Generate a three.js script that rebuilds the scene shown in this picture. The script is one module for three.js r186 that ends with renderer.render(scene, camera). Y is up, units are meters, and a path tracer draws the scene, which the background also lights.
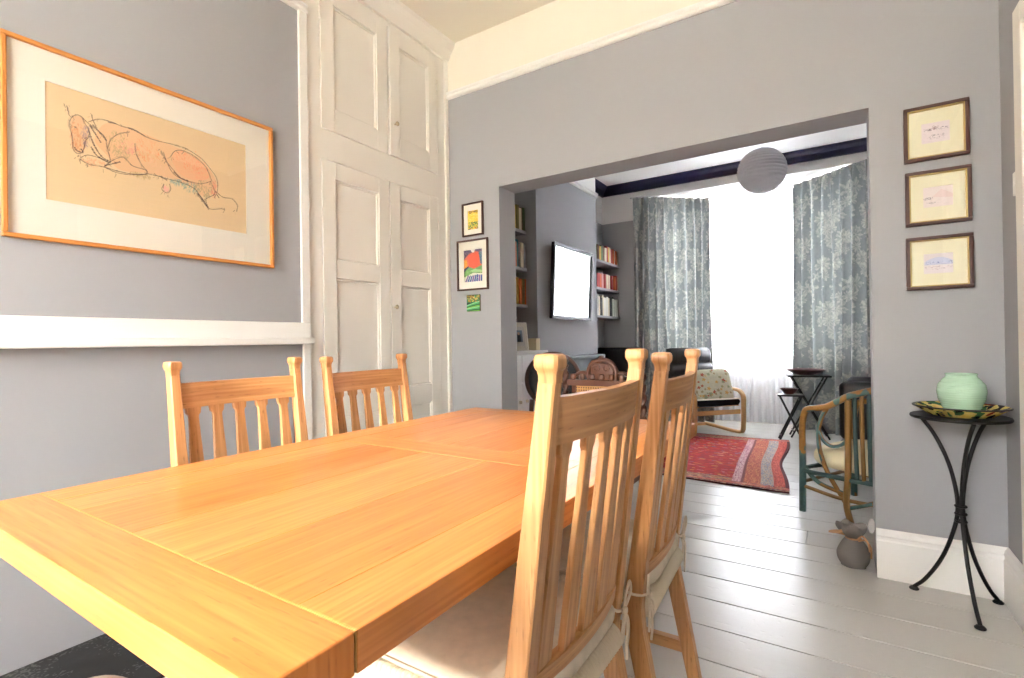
import * as THREE from 'three';
import { RoundedBoxGeometry } from 'three/addons/geometries/RoundedBoxGeometry.js';
import { mergeGeometries, toCreasedNormals } from 'three/addons/utils/BufferGeometryUtils.js';

// ---------------------------------------------------------------- camera, sky, sun, exposure
const scene = new THREE.Scene();
const renderer = new THREE.WebGLRenderer({ antialias: true });
renderer.toneMapping = THREE.LinearToneMapping;
renderer.toneMappingExposure = 2.75;
renderer.shadowMap.enabled = true;
const camera = new THREE.PerspectiveCamera(67.47, 1024 / 678, 0.03, 60);
camera.rotation.order = 'YXZ';
camera.rotation.set(0.00401, 0.56886, -0.014915);
camera.position.set(0, 1.08, 0);
scene.background = new THREE.Color().setRGB(0.98, 1, 1.05);
scene.backgroundIntensity = 18;
const sun = new THREE.DirectionalLight(new THREE.Color().setRGB(1, 0.92, 0.82), 2.5);
sun.position.set(-0.1, 3.7, 8);
sun.target.position.set(-0.9, 0, 0);
sun.castShadow = true;
sun.shadow.radius = 4;
Object.assign(sun.shadow.camera, { left: -6, right: 6, top: 6, bottom: -6, near: 0.1, far: 25 });
scene.add(sun, sun.target);

// ---------------------------------------------------------------- small tools
let seed = 7;
const rnd = () => { seed = (seed * 16807) % 2147483647; return (seed - 1) / 2147483646; };
const rr = (a, b) => a + (b - a) * rnd();
const V = (x, y, z) => new THREE.Vector3(x, y, z);
const used = {};
function numbered(name) { const n = used[name] = (used[name] ?? -1) + 1; return n ? name + '_' + String(n).padStart(3, '0') : name; }
function obj(name, geometry, material, parent) {
  const m = new THREE.Mesh(geometry, material);
  m.name = parent ? name : numbered(name);
  m.castShadow = m.receiveShadow = true;
  (parent ?? scene).add(m);
  return m;
}
function thing(name, label, category, [x, y, z] = [0, 0, 0], turn = 0, group) {
  const o = new THREE.Group();
  o.name = numbered(name); o.position.set(x, y, z); o.rotation.y = turn;
  o.userData = { label, category };
  if (group) o.userData.group = group;
  scene.add(o);
  return o;
}
function tag(o, label, category, group) { o.userData = { label, category }; if (group) o.userData.group = group; return o; }
function struct(o, label, category) { o.userData = { kind: 'structure', label, category }; return o; }
function structGroup(name, label, category) { const g = new THREE.Group(); g.name = numbered(name); scene.add(g); return struct(g, label, category); }

// geometry: everything non-indexed, uv in metres with u along the grain
function triUV(g, grain = 'x', jitter = true) {
  g = g.index ? g.toNonIndexed() : g;
  const p = g.attributes.position, uv = new Float32Array(p.count * 2), gi = 'xyz'.indexOf(grain);
  const ou = jitter ? rnd() * 3 : 0, ov = jitter ? rnd() * 3 : 0, a = V(), b = V(), c = V(), n = V();
  for (let i = 0; i < p.count; i += 3) {
    a.fromBufferAttribute(p, i); b.fromBufferAttribute(p, i + 1); c.fromBufferAttribute(p, i + 2);
    n.subVectors(b, a).cross(c.clone().sub(a));
    const m = [Math.abs(n.x), Math.abs(n.y), Math.abs(n.z)]; let k = m.indexOf(Math.max(...m));
    const ax = [0, 1, 2].filter((q) => q !== k); let u = ax[0], v = ax[1];
    if (k !== gi) { u = gi; v = ax.find((q) => q !== gi); }
    [a, b, c].forEach((w, j) => { uv[(i + j) * 2] = w.getComponent(u) + ou; uv[(i + j) * 2 + 1] = w.getComponent(v) + ov; });
  }
  g.setAttribute('uv', new THREE.BufferAttribute(uv, 2));
  return g;
}
function plain(g) {
  g = g.index ? g.toNonIndexed() : g;
  if (!g.attributes.normal) g.computeVertexNormals();
  if (!g.attributes.uv) triUV(g, 'x', false);
  for (const k of Object.keys(g.attributes)) if (!['position', 'normal', 'uv'].includes(k)) g.deleteAttribute(k);
  return g;
}
const merge = (list) => mergeGeometries(list.map(plain));
function box(x0, x1, y0, y1, z0, z1, grain = 'x') {
  return triUV(new THREE.BoxGeometry(x1 - x0, y1 - y0, z1 - z0).translate((x0 + x1) / 2, (y0 + y1) / 2, (z0 + z1) / 2), grain);
}
function rbox(x0, x1, y0, y1, z0, z1, r = 0.003, grain = 'x', seg = 2) {
  const w = x1 - x0, h = y1 - y0, d = z1 - z0;
  return triUV(new RoundedBoxGeometry(w, h, d, seg, Math.min(r, w / 2.01, h / 2.01, d / 2.01)).translate((x0 + x1) / 2, (y0 + y1) / 2, (z0 + z1) / 2), grain);
}
function loft(rings, { grain = 'y', crease = 0.6, caps = true, loop = true } = {}) {
  const pos = [], n = rings[0].length, m = loop ? n : n - 1, T = (a, b, c) => pos.push(a.x, a.y, a.z, b.x, b.y, b.z, c.x, c.y, c.z);
  for (let i = 0; i + 1 < rings.length; i++) for (let j = 0; j < m; j++) {
    const a = rings[i][j], b = rings[i][(j + 1) % n], c = rings[i + 1][(j + 1) % n], d = rings[i + 1][j];
    T(a, b, c); T(a, c, d);
  }
  if (caps) for (const [r, s] of [[rings[0], -1], [rings[rings.length - 1], 1]]) {
    const c = r.reduce((t, q) => t.add(q), V(0, 0, 0)).divideScalar(n);
    for (let j = 0; j < n; j++) s < 0 ? T(c, r[(j + 1) % n], r[j]) : T(c, r[j], r[(j + 1) % n]);
  }
  let vol = 0;
  for (let i = 0; i < pos.length; i += 9) vol += pos[i] * (pos[i + 4] * pos[i + 8] - pos[i + 5] * pos[i + 7]) - pos[i + 1] * (pos[i + 3] * pos[i + 8] - pos[i + 5] * pos[i + 6]) + pos[i + 2] * (pos[i + 3] * pos[i + 7] - pos[i + 4] * pos[i + 6]);
  if (caps && vol < 0) for (let i = 0; i < pos.length; i += 9) for (let k = 0; k < 3; k++) [pos[i + 3 + k], pos[i + 6 + k]] = [pos[i + 6 + k], pos[i + 3 + k]];
  const g = new THREE.BufferGeometry();
  g.setAttribute('position', new THREE.Float32BufferAttribute(pos, 3));
  return triUV(toCreasedNormals(g, crease), grain);
}
// a ring with cut corners lying across the y axis (horizontal), centre c, half sizes a (x) and b (z)
function ringY(x, y, z, a, b, k = 0.004) {
  return [[a - k, b], [-a + k, b], [-a, b - k], [-a, -b + k], [-a + k, -b], [a - k, -b], [a, -b + k], [a, b - k]].map(([u, w]) => V(x + u, y, z + w));
}
function ringX(x, y, z, a, b, k = 0.004) {   // across the x axis: half sizes a (y) and b (z)
  return [[a - k, b], [a, b - k], [a, -b + k], [a - k, -b], [-a + k, -b], [-a, -b + k], [-a, b - k], [-a + k, b]].map(([u, w]) => V(x, y + u, z + w)).reverse();
}
// a round rod along a curve; radius a number or a function of t
function rod(points, radius, { seg = 24, sides = 8, closed = false, straight = false, grain = 'y' } = {}) {
  const P = points.map((p) => p.isVector3 ? p : V(...p));
  let pts = [];
  if (straight) pts = P; else { const c = new THREE.CatmullRomCurve3(P, closed, 'centripetal'); pts = c.getSpacedPoints(seg); if (closed) pts.pop(); }
  const rings = [], N = pts.length; let up = null;
  for (let i = 0; i < N; i++) {
    const t = (closed ? pts[(i + 1) % N].clone().sub(pts[(i + N - 1) % N]) : pts[Math.min(N - 1, i + 1)].clone().sub(pts[Math.max(0, i - 1)])).normalize();
    if (!up) up = Math.abs(t.y) < 0.9 ? V(0, 1, 0) : V(1, 0, 0);
    const s = t.clone().cross(up).normalize(); up = s.clone().cross(t).normalize();
    const r = typeof radius === 'function' ? radius(i / (N - 1)) : radius;
    rings.push(Array.from({ length: sides }, (_, j) => { const a = -j / sides * 2 * Math.PI; return pts[i].clone().addScaledVector(s, Math.cos(a) * r).addScaledVector(up, Math.sin(a) * r); }));
  }
  if (closed) rings.push(rings[0]);
  return loft(rings, { grain, crease: 1.2, caps: !closed });
}
// a flat band along a curve, its width along the side vector
function band(points, width, thick, side = V(1, 0, 0), { seg = 24, k = 0.003, grain = 'z' } = {}) {
  const pts = new THREE.CatmullRomCurve3(points.map((p) => p.isVector3 ? p : V(...p)), false, 'centripetal').getSpacedPoints(seg);
  const rings = pts.map((p, i) => {
    const t = pts[Math.min(seg, i + 1)].clone().sub(pts[Math.max(0, i - 1)]).normalize(), n = t.clone().cross(side).normalize(), s = n.clone().cross(t).normalize();
    const a = width / 2, b = (typeof thick === 'function' ? thick(i / seg) : thick) / 2;
    return [[a - k, b], [a, b - k], [a, -b + k], [a - k, -b], [-a + k, -b], [-a, -b + k], [-a, b - k], [-a + k, b]].map(([u, w]) => p.clone().addScaledVector(s, u).addScaledVector(n, w));
  });
  return loft(rings, { grain, crease: 0.9 });
}
function lathe(profile, sides = 40, [x, y, z] = [0, 0, 0]) {
  return plain(new THREE.LatheGeometry(profile.map(([r, h]) => new THREE.Vector2(r, h)), sides).translate(x, y, z));
}
// a soft pad: superellipse outline, thickness falls off at the rim
function pad(w, h, d, e = 0.35, n = 20) {
  const g = new THREE.SphereGeometry(1, n * 2, n), p = g.attributes.position, f = (v, k) => Math.sign(v) * Math.pow(Math.abs(v), k);
  for (let i = 0; i < p.count; i++) {
    const x = p.getX(i), y = p.getY(i), z = p.getZ(i), q = Math.hypot(x, z) || 1e-6, ca = x / q, sa = z / q;
    const R = Math.pow(q, 0.45);
    p.setXYZ(i, f(ca, e) * R * w / 2, f(y, 0.8) * h / 2, f(sa, e) * R * d / 2);
  }
  g.computeVertexNormals();
  return triUV(g.toNonIndexed(), 'x', false);
}

// ---------------------------------------------------------------- computed textures
const hash = (x, y) => { let h = Math.imul(x, 374761393) + Math.imul(y, 668265263) | 0; h = Math.imul(h ^ (h >>> 13), 1274126177); return ((h ^ (h >>> 16)) >>> 0) / 4294967295; };
function noise(x, y, px, py) {
  const i = Math.floor(x), j = Math.floor(y), u = x - i, v = y - j, s = u * u * (3 - 2 * u), t = v * v * (3 - 2 * v), q = (a, b) => hash(((a % px) + px) % px, ((b % py) + py) % py + px * 131);
  return (q(i, j) * (1 - s) + q(i + 1, j) * s) * (1 - t) + (q(i, j + 1) * (1 - s) + q(i + 1, j + 1) * s) * t;
}
function fbm(u, v, fx, fy, o = 4) { let r = 0, a = 0.5, s = 0; for (let k = 0; k < o; k++) { r += a * noise(u * fx, v * fy, fx, fy); s += a; a *= 0.5; fx *= 2; fy *= 2; } return r / s; }
function dataTex(w, h, fn, srgb = true) {
  const d = new Uint8Array(w * h * 4);
  for (let y = 0; y < h; y++) for (let x = 0; x < w; x++) {
    const c = fn((x + 0.5) / w, (y + 0.5) / h), i = (y * w + x) * 4;
    for (let k = 0; k < 3; k++) d[i + k] = Math.max(0, Math.min(255, Math.round(Array.isArray(c) ? c[k] : c)));
    d[i + 3] = 255;
  }
  const t = new THREE.DataTexture(d, w, h);
  t.wrapS = t.wrapT = THREE.RepeatWrapping; t.magFilter = THREE.LinearFilter; t.minFilter = THREE.LinearMipmapLinearFilter; t.generateMipmaps = true;
  if (srgb) t.colorSpace = THREE.SRGBColorSpace;
  t.needsUpdate = true;
  return t;
}
const mix = (a, b, t) => a.map((v, i) => v + (b[i] - v) * t);
function canvasTex(w, h, draw) {
  const c = document.createElement('canvas'); c.width = w; c.height = h; draw(c.getContext('2d'), w, h);
  const t = new THREE.CanvasTexture(c); t.colorSpace = THREE.SRGBColorSpace; t.anisotropy = 8; return t;
}
function oakTex(light, dark, pore) {   // one metre along the grain, one metre across
  return dataTex(1024, 1024, (u, v) => {
    const w = fbm(u, v, 3, 5, 3), band = fbm(u, v + 0.03 * w, 2, 26, 3), fine = fbm(u, v, 6, 180, 2), p = noise(u * 40, v * 420, 40, 420);
    let c = mix(dark, light, Math.min(1, Math.max(0, 0.5 + 0.55 * (band - 0.5) + 1.1 * (fine - 0.5))));
    if (p > 0.8 && fine < 0.52) c = mix(c, pore, (p - 0.8) * 2.6);
    return c;
  });
}
const texTable = oakTex([222, 149, 82], [198, 120, 58], [156, 88, 44]);
const texChair = oakTex([208, 158, 106], [176, 123, 74], [116, 74, 42]);
const texGrainBump = dataTex(512, 512, (u, v) => 120 + 80 * fbm(u, v, 5, 120, 2), false);
const texPaintBump = dataTex(512, 512, (u, v) => 90 + 110 * fbm(u, v, 14, 14, 4), false);
const texBoardBump = dataTex(1024, 512, (u, v) => {
  let h = 130 + 70 * fbm(u, v, 3, 14, 4);
  const d = noise(u * 60, v * 60, 60, 60); if (d > 0.86) h -= (d - 0.86) * 420;
  return h;
}, false);
const texLinen = dataTex(256, 256, (u, v) => { const s = 1 + 0.06 * (Math.sin(u * 2 * Math.PI * 64) * Math.sin(v * 2 * Math.PI * 64)) + 0.10 * (fbm(u, v, 8, 8, 3) - 0.5); return [205 * s, 192 * s, 172 * s]; });
const texWeave = dataTex(256, 256, (u, v) => 128 + 60 * Math.sin(u * 2 * Math.PI * 64) * Math.sin(v * 2 * Math.PI * 64) + 40 * (fbm(u, v, 16, 16, 2) - 0.5), false);
const texSlate = dataTex(512, 512, (u, v) => { const n = fbm(u, v, 10, 10, 4), s = noise(u * 160, v * 160, 160, 160) * fbm(u, v, 6, 6, 3); return s > 0.42 ? [88, 90, 86] : mix([16, 16, 17], [46, 47, 46], n * n * 1.4); });
const texCurtain = dataTex(1024, 1024, (u, v) => {
  const n = fbm(u, v, 40, 40, 3), g = [118, 125, 128], pale = [180, 179, 170];
  let t = 0.12 + 0.2 * n;
  // blossoms on a scattered half-drop grid, petals as a rose curve with ragged edges
  for (let k = 0; k < 2; k++) for (let gx = -1; gx <= 4; gx++) for (let gy = -1; gy <= 5; gy++) {
    const cx = (gx + 0.5 + (gy & 1) * 0.5 + (hash(((gx + 4) % 4) + k * 9, ((gy + 4) % 4)) - 0.5) * 0.3 + k * 0.45) / 4, cy = (gy + 0.5 + k * 0.5) / 4;
    let dx = u - cx, dy = v - cy; dx -= Math.round(dx); dy -= Math.round(dy);
    const r = Math.hypot(dx, dy), a = Math.atan2(dy, dx), R = (k ? 0.075 : 0.115) * (0.7 + 0.3 * Math.cos(5 * a + gx * 2 + gy)) * (0.85 + 0.4 * (n - 0.5));
    if (r < R && r > R * 0.16) t = Math.max(t, 0.25 + 0.8 * n + 0.15 * Math.cos(10 * a));
  }
  return mix(g, pale, Math.min(1, t));
});
texLinen.repeat.set(6, 6); texWeave.repeat.set(6, 6);

// ---------------------------------------------------------------- materials
const mat = (o) => new THREE.MeshStandardMaterial({ roughness: 0.6, ...o });
const phys = (o) => new THREE.MeshPhysicalMaterial({ roughness: 0.6, ...o });
const M = {
  grey: mat({ color: '#a2a2a4', roughness: 0.85, bumpMap: texPaintBump, bumpScale: 0.0004 }),
  white: mat({ color: '#f5f3ee', roughness: 0.45, bumpMap: texPaintBump, bumpScale: 0.0003 }),
  cupboard: mat({ color: '#f3efe6', roughness: 0.5 }),
  ceiling: mat({ color: '#f2ecdc', roughness: 0.9 }),
  navy: mat({ color: '#14143c', roughness: 0.45 }),
  boards: [0, 1, 2].map((k) => phys({ color: ['#c6c3bd', '#c1beb8', '#cac7c1'][k], roughness: 0.29, bumpMap: texBoardBump, bumpScale: 0.0022 })),
  under: mat({ color: '#3d3a36', roughness: 0.9 }),
  slate: mat({ map: texSlate, roughness: 0.55, bumpMap: texPaintBump, bumpScale: 0.001 }),
  table: phys({ map: texTable, roughness: 0.34, bumpMap: texGrainBump, bumpScale: 0.0003, clearcoat: 0.25, clearcoatRoughness: 0.25 }),
  tablePale: phys({ map: texTable, color: '#fffaf0', roughness: 0.34, bumpMap: texGrainBump, bumpScale: 0.0003, clearcoat: 0.25, clearcoatRoughness: 0.25 }),
  tableDeep: phys({ map: texTable, color: '#f8eadb', roughness: 0.34, bumpMap: texGrainBump, bumpScale: 0.0003, clearcoat: 0.25, clearcoatRoughness: 0.25 }),
  seam: mat({ color: '#cf9450', roughness: 0.5 }),
  chair: phys({ map: texChair, roughness: 0.42, bumpMap: texGrainBump, bumpScale: 0.0004 }),
  linen: mat({ map: texLinen, roughness: 0.95, bumpMap: texWeave, bumpScale: 0.0005 }),
  rush: mat({ color: '#dccfb6', roughness: 0.9, bumpMap: texWeave, bumpScale: 0.0008 }),
  tie: mat({ color: '#d9cbb5', roughness: 0.95 }),
  brass: mat({ color: '#b5a98f', roughness: 0.35, metalness: 0.8 }),
  pine: mat({ color: '#c8843f', roughness: 0.45, bumpMap: texGrainBump, bumpScale: 0.0003 }),
  mount: mat({ color: '#f0ece0', roughness: 0.9 }),
  glass: phys({ color: '#ffffff', roughness: 0.02, transmission: 1, thickness: 0, ior: 1.45 }),
  darkWood: mat({ color: '#4b2c20', roughness: 0.4 }),
  mahogany: mat({ color: '#55301f', roughness: 0.35 }),
  pictureFrame: mat({ color: '#43221c', roughness: 0.35 }),
  slab: mat({ color: '#c9c4ba', roughness: 0.9 }),
  gilt: mat({ color: '#b59d62', roughness: 0.4, metalness: 0.5 }),
  black: mat({ color: '#141414', roughness: 0.45 }),
  iron: mat({ color: '#191717', roughness: 0.5, metalness: 0.35 }),
  leather: phys({ color: '#121114', roughness: 0.48, bumpMap: texPaintBump, bumpScale: 0.0012 }),
  mirror: mat({ color: '#eef2f2', roughness: 0.015, metalness: 1 }),
  birch: mat({ color: '#c79a63', roughness: 0.45, bumpMap: texGrainBump, bumpScale: 0.0003 }),
  shelfGrey: mat({ color: '#a3a2a6', roughness: 0.6 }),
  curtain: phys({ map: texCurtain, roughness: 1, transmission: 0.07, thickness: 0, side: THREE.DoubleSide }),
  net: phys({ color: '#f4f5f8', roughness: 0.8, transmission: 0.34, thickness: 0, ior: 1.2, side: THREE.DoubleSide }),
  paper: phys({ color: '#efeff2', roughness: 1, transmission: 0.35, thickness: 0, side: THREE.DoubleSide }),
  celadon: phys({ color: '#accdb3', roughness: 0.22, clearcoat: 0.4, clearcoatRoughness: 0.15 }),
  felt: mat({ color: '#77716c', roughness: 1, bumpMap: texWeave, bumpScale: 0.001 }),
  tan: mat({ color: '#b98d62', roughness: 0.8 }),
  bowl: mat({ color: '#4a2018', roughness: 0.35 }),
  plastic: mat({ color: '#f4f2ec', roughness: 0.3 }),
  cream: mat({ color: '#e9dcb8', roughness: 0.95, bumpMap: texWeave, bumpScale: 0.0008 }),
};

// ---------------------------------------------------------------- the setting
const RAIL = 2.796, C1 = 3.184, C2 = 3.096, RAIL2 = 2.625, XL = -2.313, XR = 0.573, ZB = -2.804, ZD = -3.0, ZF = -6.42, REAR = 1.9;
const XA = -2.634, XBR = -2.193, XR2 = 0.85;

// floor: painted boards running across the house
const floor = structGroup('floor', 'pale grey glossy painted floorboards with dark joints', 'floor');
obj('subfloor', box(-3.0, 1.2, -0.12, -0.031, -7.5, REAR + 0.2), M.under, floor);
{
  const bw = 0.2108;
  for (let k = -21; k <= 27; k++) {
    const z1 = -1.783 - k * bw - 0.002, z0 = z1 - bw + 0.004;
    if (z0 > REAR + 0.2 || z1 < -7.45) continue;
    const cut = k % 3 === 1 ? [-1.5 - 0.11 * ((k * 7 + 70) % 5)] : [];
    const xs = [-2.95, ...cut, 1.15];
    if (k === 6) xs.splice(1, xs.length - 2, -0.15);
    for (let i = 0; i + 1 < xs.length; i++)
      obj('floorboard', rbox(xs[i] + 0.0008, xs[i + 1] - 0.0008, -0.03, 0, z0, z1, 0.003, 'x', 1), M.boards[(k + 30 + i) % 3], floor);
  }
}
const wl = structGroup('wall_left', 'grey plaster wall with the horse drawing and white frieze', 'wall');
obj('plaster', box(-2.85, XL, 0, RAIL + 0.02, -1.66, REAR, 'z'), M.grey, wl);
obj('frieze', box(-2.85, XL, RAIL + 0.02, C1, -1.66, REAR, 'z'), M.ceiling, wl);
obj('party_wall', box(-3.0, -2.85, 0, 3.3, -3.0, REAR, 'z'), M.grey, wl);
const wd = structGroup('wall_divider', 'grey dividing wall with a wide square opening to the sitting room', 'wall');
obj('plaster', merge([box(-2.9, -1.879, 0, 2.11, ZD, ZB), box(0.137, 1.05, 0, 2.11, ZD, ZB), box(-2.9, 1.05, 2.11, RAIL + 0.02, ZD, ZB)]), M.grey, wd);
obj('frieze', box(-2.9, 1.05, RAIL + 0.02, 3.3, ZD, ZB), M.ceiling, wd);
const wr = structGroup('wall_right', 'grey side wall beside the wire plant table', 'wall');
obj('plaster', box(XR, XR + 0.18, 0, RAIL + 0.02, ZB, REAR, 'z'), M.grey, wr);
obj('frieze', box(XR, XR + 0.18, RAIL + 0.02, C1, ZB, REAR, 'z'), M.ceiling, wr);
const WX0 = -1.75, WX1 = -0.02, WY0 = 0.85, WY1 = 2.6;
const wb = structGroup('wall_rear', 'grey garden wall of the dining room with glazed doors', 'wall');
obj('plaster', merge([box(-2.9, WX0, 0, C1, REAR, REAR + 0.2), box(WX1, 1.05, 0, C1, REAR, REAR + 0.2), box(WX0, WX1, WY1, C1, REAR, REAR + 0.2), box(WX0, WX1, 0, WY0, REAR, REAR + 0.2)]), M.grey, wb);
struct(obj('ceiling', box(-3.0, 1.05, C1, 3.32, ZB, REAR + 0.2), M.ceiling), 'cream dining room ceiling', 'ceiling');
struct(obj('ceiling', box(-3.0, 1.05, C2, 3.32, -6.67, ZD), M.white), 'white sitting room ceiling beyond the opening', 'ceiling');

function windowAt(label, [x, z], turn, w, y0, y1, cols, rows) {   // origin at the middle of the sill line, glass facing local z
  const g = structGroup('window', label, 'window'); g.name = 'window_' + (windowAt.n = (windowAt.n ?? 0) + 1);
  g.position.set(x, 0, z); g.rotation.y = turn;
  const f = 0.06;
  obj('frame', merge([box(-w / 2, -w / 2 + f, y0, y1, -0.05, 0.05, 'y'), box(w / 2 - f, w / 2, y0, y1, -0.05, 0.05, 'y'), box(-w / 2 + f, w / 2 - f, y0, y0 + f, -0.05, 0.05), box(-w / 2 + f, w / 2 - f, y1 - f, y1, -0.05, 0.05)]), M.white, g);
  for (let i = 1; i < cols; i++) obj('mullion', rbox(-w / 2 + w * i / cols - 0.02, -w / 2 + w * i / cols + 0.02, y0 + f, y1 - f, -0.025, 0.025, 0.005, 'y', 1), M.white, g);
  for (let j = 1; j < rows; j++) obj('glazing_bar', rbox(-w / 2 + f, w / 2 - f, y0 + (y1 - y0) * j / rows - 0.022, y0 + (y1 - y0) * j / rows + 0.022, -0.03, 0.03, 0.005, 'x', 1), M.white, g);
  obj('pane', box(-w / 2 + f, w / 2 - f, y0 + f, y1 - f, -0.003, -0.002), M.glass, g);
  return g;
}
windowAt('tall glazed garden doors behind the dining table', [(WX0 + WX1) / 2, REAR + 0.1], 0, WX1 - WX0, WY0, WY1, 2, 1);

// sitting room
const gw = structGroup('wall_garden', 'pale rendered garden wall outside the dining room glazing', 'wall');
obj('render_coat', box(-4, 3, -0.1, 2.72, 4.4, 4.6), M.ceiling, gw);
obj('coping', rbox(-4, 3, 2.72, 2.8, 4.36, 4.64, 0.01), M.shelfGrey, gw);
struct(obj('floor', box(-4, 3, -0.12, -0.04, REAR + 0.2, 4.4), M.slab), 'pale paving outside the dining room glazing', 'paving');
const sl = structGroup('wall_sitting_left', 'grey back wall of the alcoves either side of the chimney breast', 'wall');
obj('plaster', box(-2.9, XA, 0, RAIL2, -6.67, ZD, 'z'), M.grey, sl);
obj('frieze', box(-2.9, XA, RAIL2, C2, -6.67, ZD, 'z'), M.white, sl);
const cb = structGroup('wall_chimney_breast', 'grey chimney breast with the black framed mirror', 'wall');
obj('plaster', box(XA, XBR, 0, RAIL2, -5.16, -3.85, 'z'), M.grey, cb);
obj('frieze', box(XA, XBR, RAIL2, C2, -5.16, -3.85, 'z'), M.white, cb);
const sf = structGroup('wall_sitting_far', 'far wall of the sitting room around the bay window', 'wall');
obj('plaster', merge([box(-2.9, -2.10, 0, RAIL2, -6.67, ZF), box(0.36, 1.05, 0, RAIL2, -6.67, ZF)]), M.grey, sf);
obj('frieze', merge([box(-2.9, -2.10, RAIL2, C2, -6.67, ZF), box(0.36, 1.05, RAIL2, C2, -6.67, ZF), box(-2.10, 0.36, 2.89, C2, -6.67, ZF)]), M.white, sf);
const sr = structGroup('wall_sitting_right', 'grey right wall of the sitting room', 'wall');
obj('plaster', box(XR2, 1.05, 0, C2, -6.67, ZD, 'z'), M.grey, sr);
// the bay
const bay = [[-2.1, -6.55], [-1.5, -7.1], [-0.24, -7.1], [0.36, -6.55]];
const wbay = structGroup('wall_bay', 'white low wall and head of the bay window', 'wall');
struct(obj('ceiling', box(-2.4, 0.66, 2.89, 3.3, -7.5, -6.67), M.white), 'white ceiling of the bay window', 'ceiling');
for (let i = 0; i < 3; i++) {
  const [ax, az] = bay[i], [bx, bz] = bay[i + 1], L = Math.hypot(bx - ax, bz - az), t = Math.atan2(-(bz - az), bx - ax), mx = (ax + bx) / 2, mz = (az + bz) / 2;
  const g = merge([box(-L / 2 - 0.03, L / 2 + 0.03, 0, 0.78, -0.1, 0.06), box(-L / 2 - 0.03, L / 2 + 0.03, 2.76, 2.9, -0.1, 0.06), box(-L / 2 - 0.04, -L / 2 + 0.04, 0.78, 2.76, -0.1, 0.06), box(L / 2 - 0.04, L / 2 + 0.04, 0.78, 2.76, -0.1, 0.06)]);
  const m = obj('bay_panel', g, M.white, wbay); m.position.set(mx, 0, mz); m.rotation.y = t;
  windowAt(['left canted sash window of the bay behind the patterned curtain', 'middle sash window of the bay behind the white net', 'right canted sash window of the bay behind the patterned curtain'][i], [mx, mz], t, L - 0.08, 0.78, 2.76, 1, 2);
}
// mouldings
const moulding = (pts, depth, grain = 'x') => { const s = new THREE.Shape(pts.map(([a, b]) => new THREE.Vector2(a, b))); return new THREE.ExtrudeGeometry(s, { depth, bevelEnabled: false, curveSegments: 4 }); };
const railProfile = [[0, 0], [0.012, 0], [0.022, 0.008], [0.022, 0.02], [0.014, 0.028], [0.026, 0.038], [0.026, 0.046], [0, 0.05]];
const skirtProfile = [[0, 0], [0.02, 0], [0.02, 0.165], [0.016, 0.172], [0.016, 0.182], [0.019, 0.19], [0.013, 0.206], [0.004, 0.216], [0, 0.216]];
// run a profile (out from the wall, up) along a wall: from a to b, outward normal given
function run(profile, ax, az, bx, bz, y, extra = 0) {
  const L = Math.hypot(bx - ax, bz - az) + extra, g = moulding(profile, L), m = new THREE.Matrix4();
  const t = V(bx - ax, 0, bz - az).normalize(), out = t.clone().cross(V(0, 1, 0));   // outward is to the right of travel
  m.makeBasis(out, V(0, 1, 0), t.clone().negate());
  g.applyMatrix4(m).translate(bx, y, bz);
  return triUV(plain(g));
}
let trimN = 0; const trim = (geos, m, label) => { const o = obj('trim', merge(geos), m); o.name = 'trim_' + (++trimN); return struct(o, label, 'moulding'); };
trim([run(railProfile, XL, ZB, XR, ZB, RAIL)], M.white, 'white picture rail above the wide opening');
trim([run(railProfile, XL, REAR, XL, -1.66, RAIL)], M.white, 'white picture rail above the horse drawing');
trim([run([[0, 0], [0.02, 0], [0.03, 0.02], [0.05, 0.06], [0.075, 0.09], [0.08, 0.116], [0, 0.116]], XL, REAR, XL, ZB, 3.068)], M.cupboard, 'cream cornice above the built-in cupboard');
trim([run(railProfile, XBR, -3.83, XBR, -5.18, RAIL2)], M.white, 'white picture rail across the chimney breast');
const corniceProfile = [[0, 0], [0.03, 0], [0.045, 0.02], [0.07, 0.05], [0.11, 0.078], [0.125, 0.105], [0, 0.105]];
trim([run(corniceProfile, XA, -5.16, XA, ZF, C2 - 0.105), run(corniceProfile, XA, ZF, XR2, ZF, C2 - 0.105)], M.navy, 'navy painted cornice along the far sitting room ceiling');
struct(obj('baseboard_divider', run(skirtProfile, 0.137, ZB, XR, ZB, 0), M.white), 'tall white moulded skirting behind the wire plant table', 'baseboard');
struct(obj('baseboard_right', run(skirtProfile, XR, ZB, XR, -2.44, 0), M.white), 'tall white skirting on the side wall', 'baseboard');
struct(obj('baseboard_chimney', run(skirtProfile, XBR, -3.85, XBR, -5.16, 0), M.white), 'white skirting round the chimney breast', 'baseboard');

// built-in shelf line on the left wall and its white bead
trim([rbox(XL, XL + 0.018, 1.1, 1.19, -1.66, REAR, 0.004, 'z'), rbox(XL, XL + 0.016, 1.19, 2.8, -1.66, -1.61, 0.005, 'y'), rbox(XL, XL + 0.016, 0, 1.08, -1.66, -1.615, 0.005, 'y')], M.white, 'white moulded board and upright framing the grey panel beside the cupboard');
tag(obj('mantel_shelf', rbox(XL, XL + 0.07, 1.079, 1.112, -1.645, REAR - 0.1, 0.006, 'z'), M.white), 'long narrow white shelf under the horse drawing', 'shelf');
tag(obj('hearth_slab', rbox(XL, -1.86, 0.001, 0.014, -1.25, 0.35, 0.004, 'z'), M.slate), 'black speckled stone hearth on the floor against the left wall', 'hearth');

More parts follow.
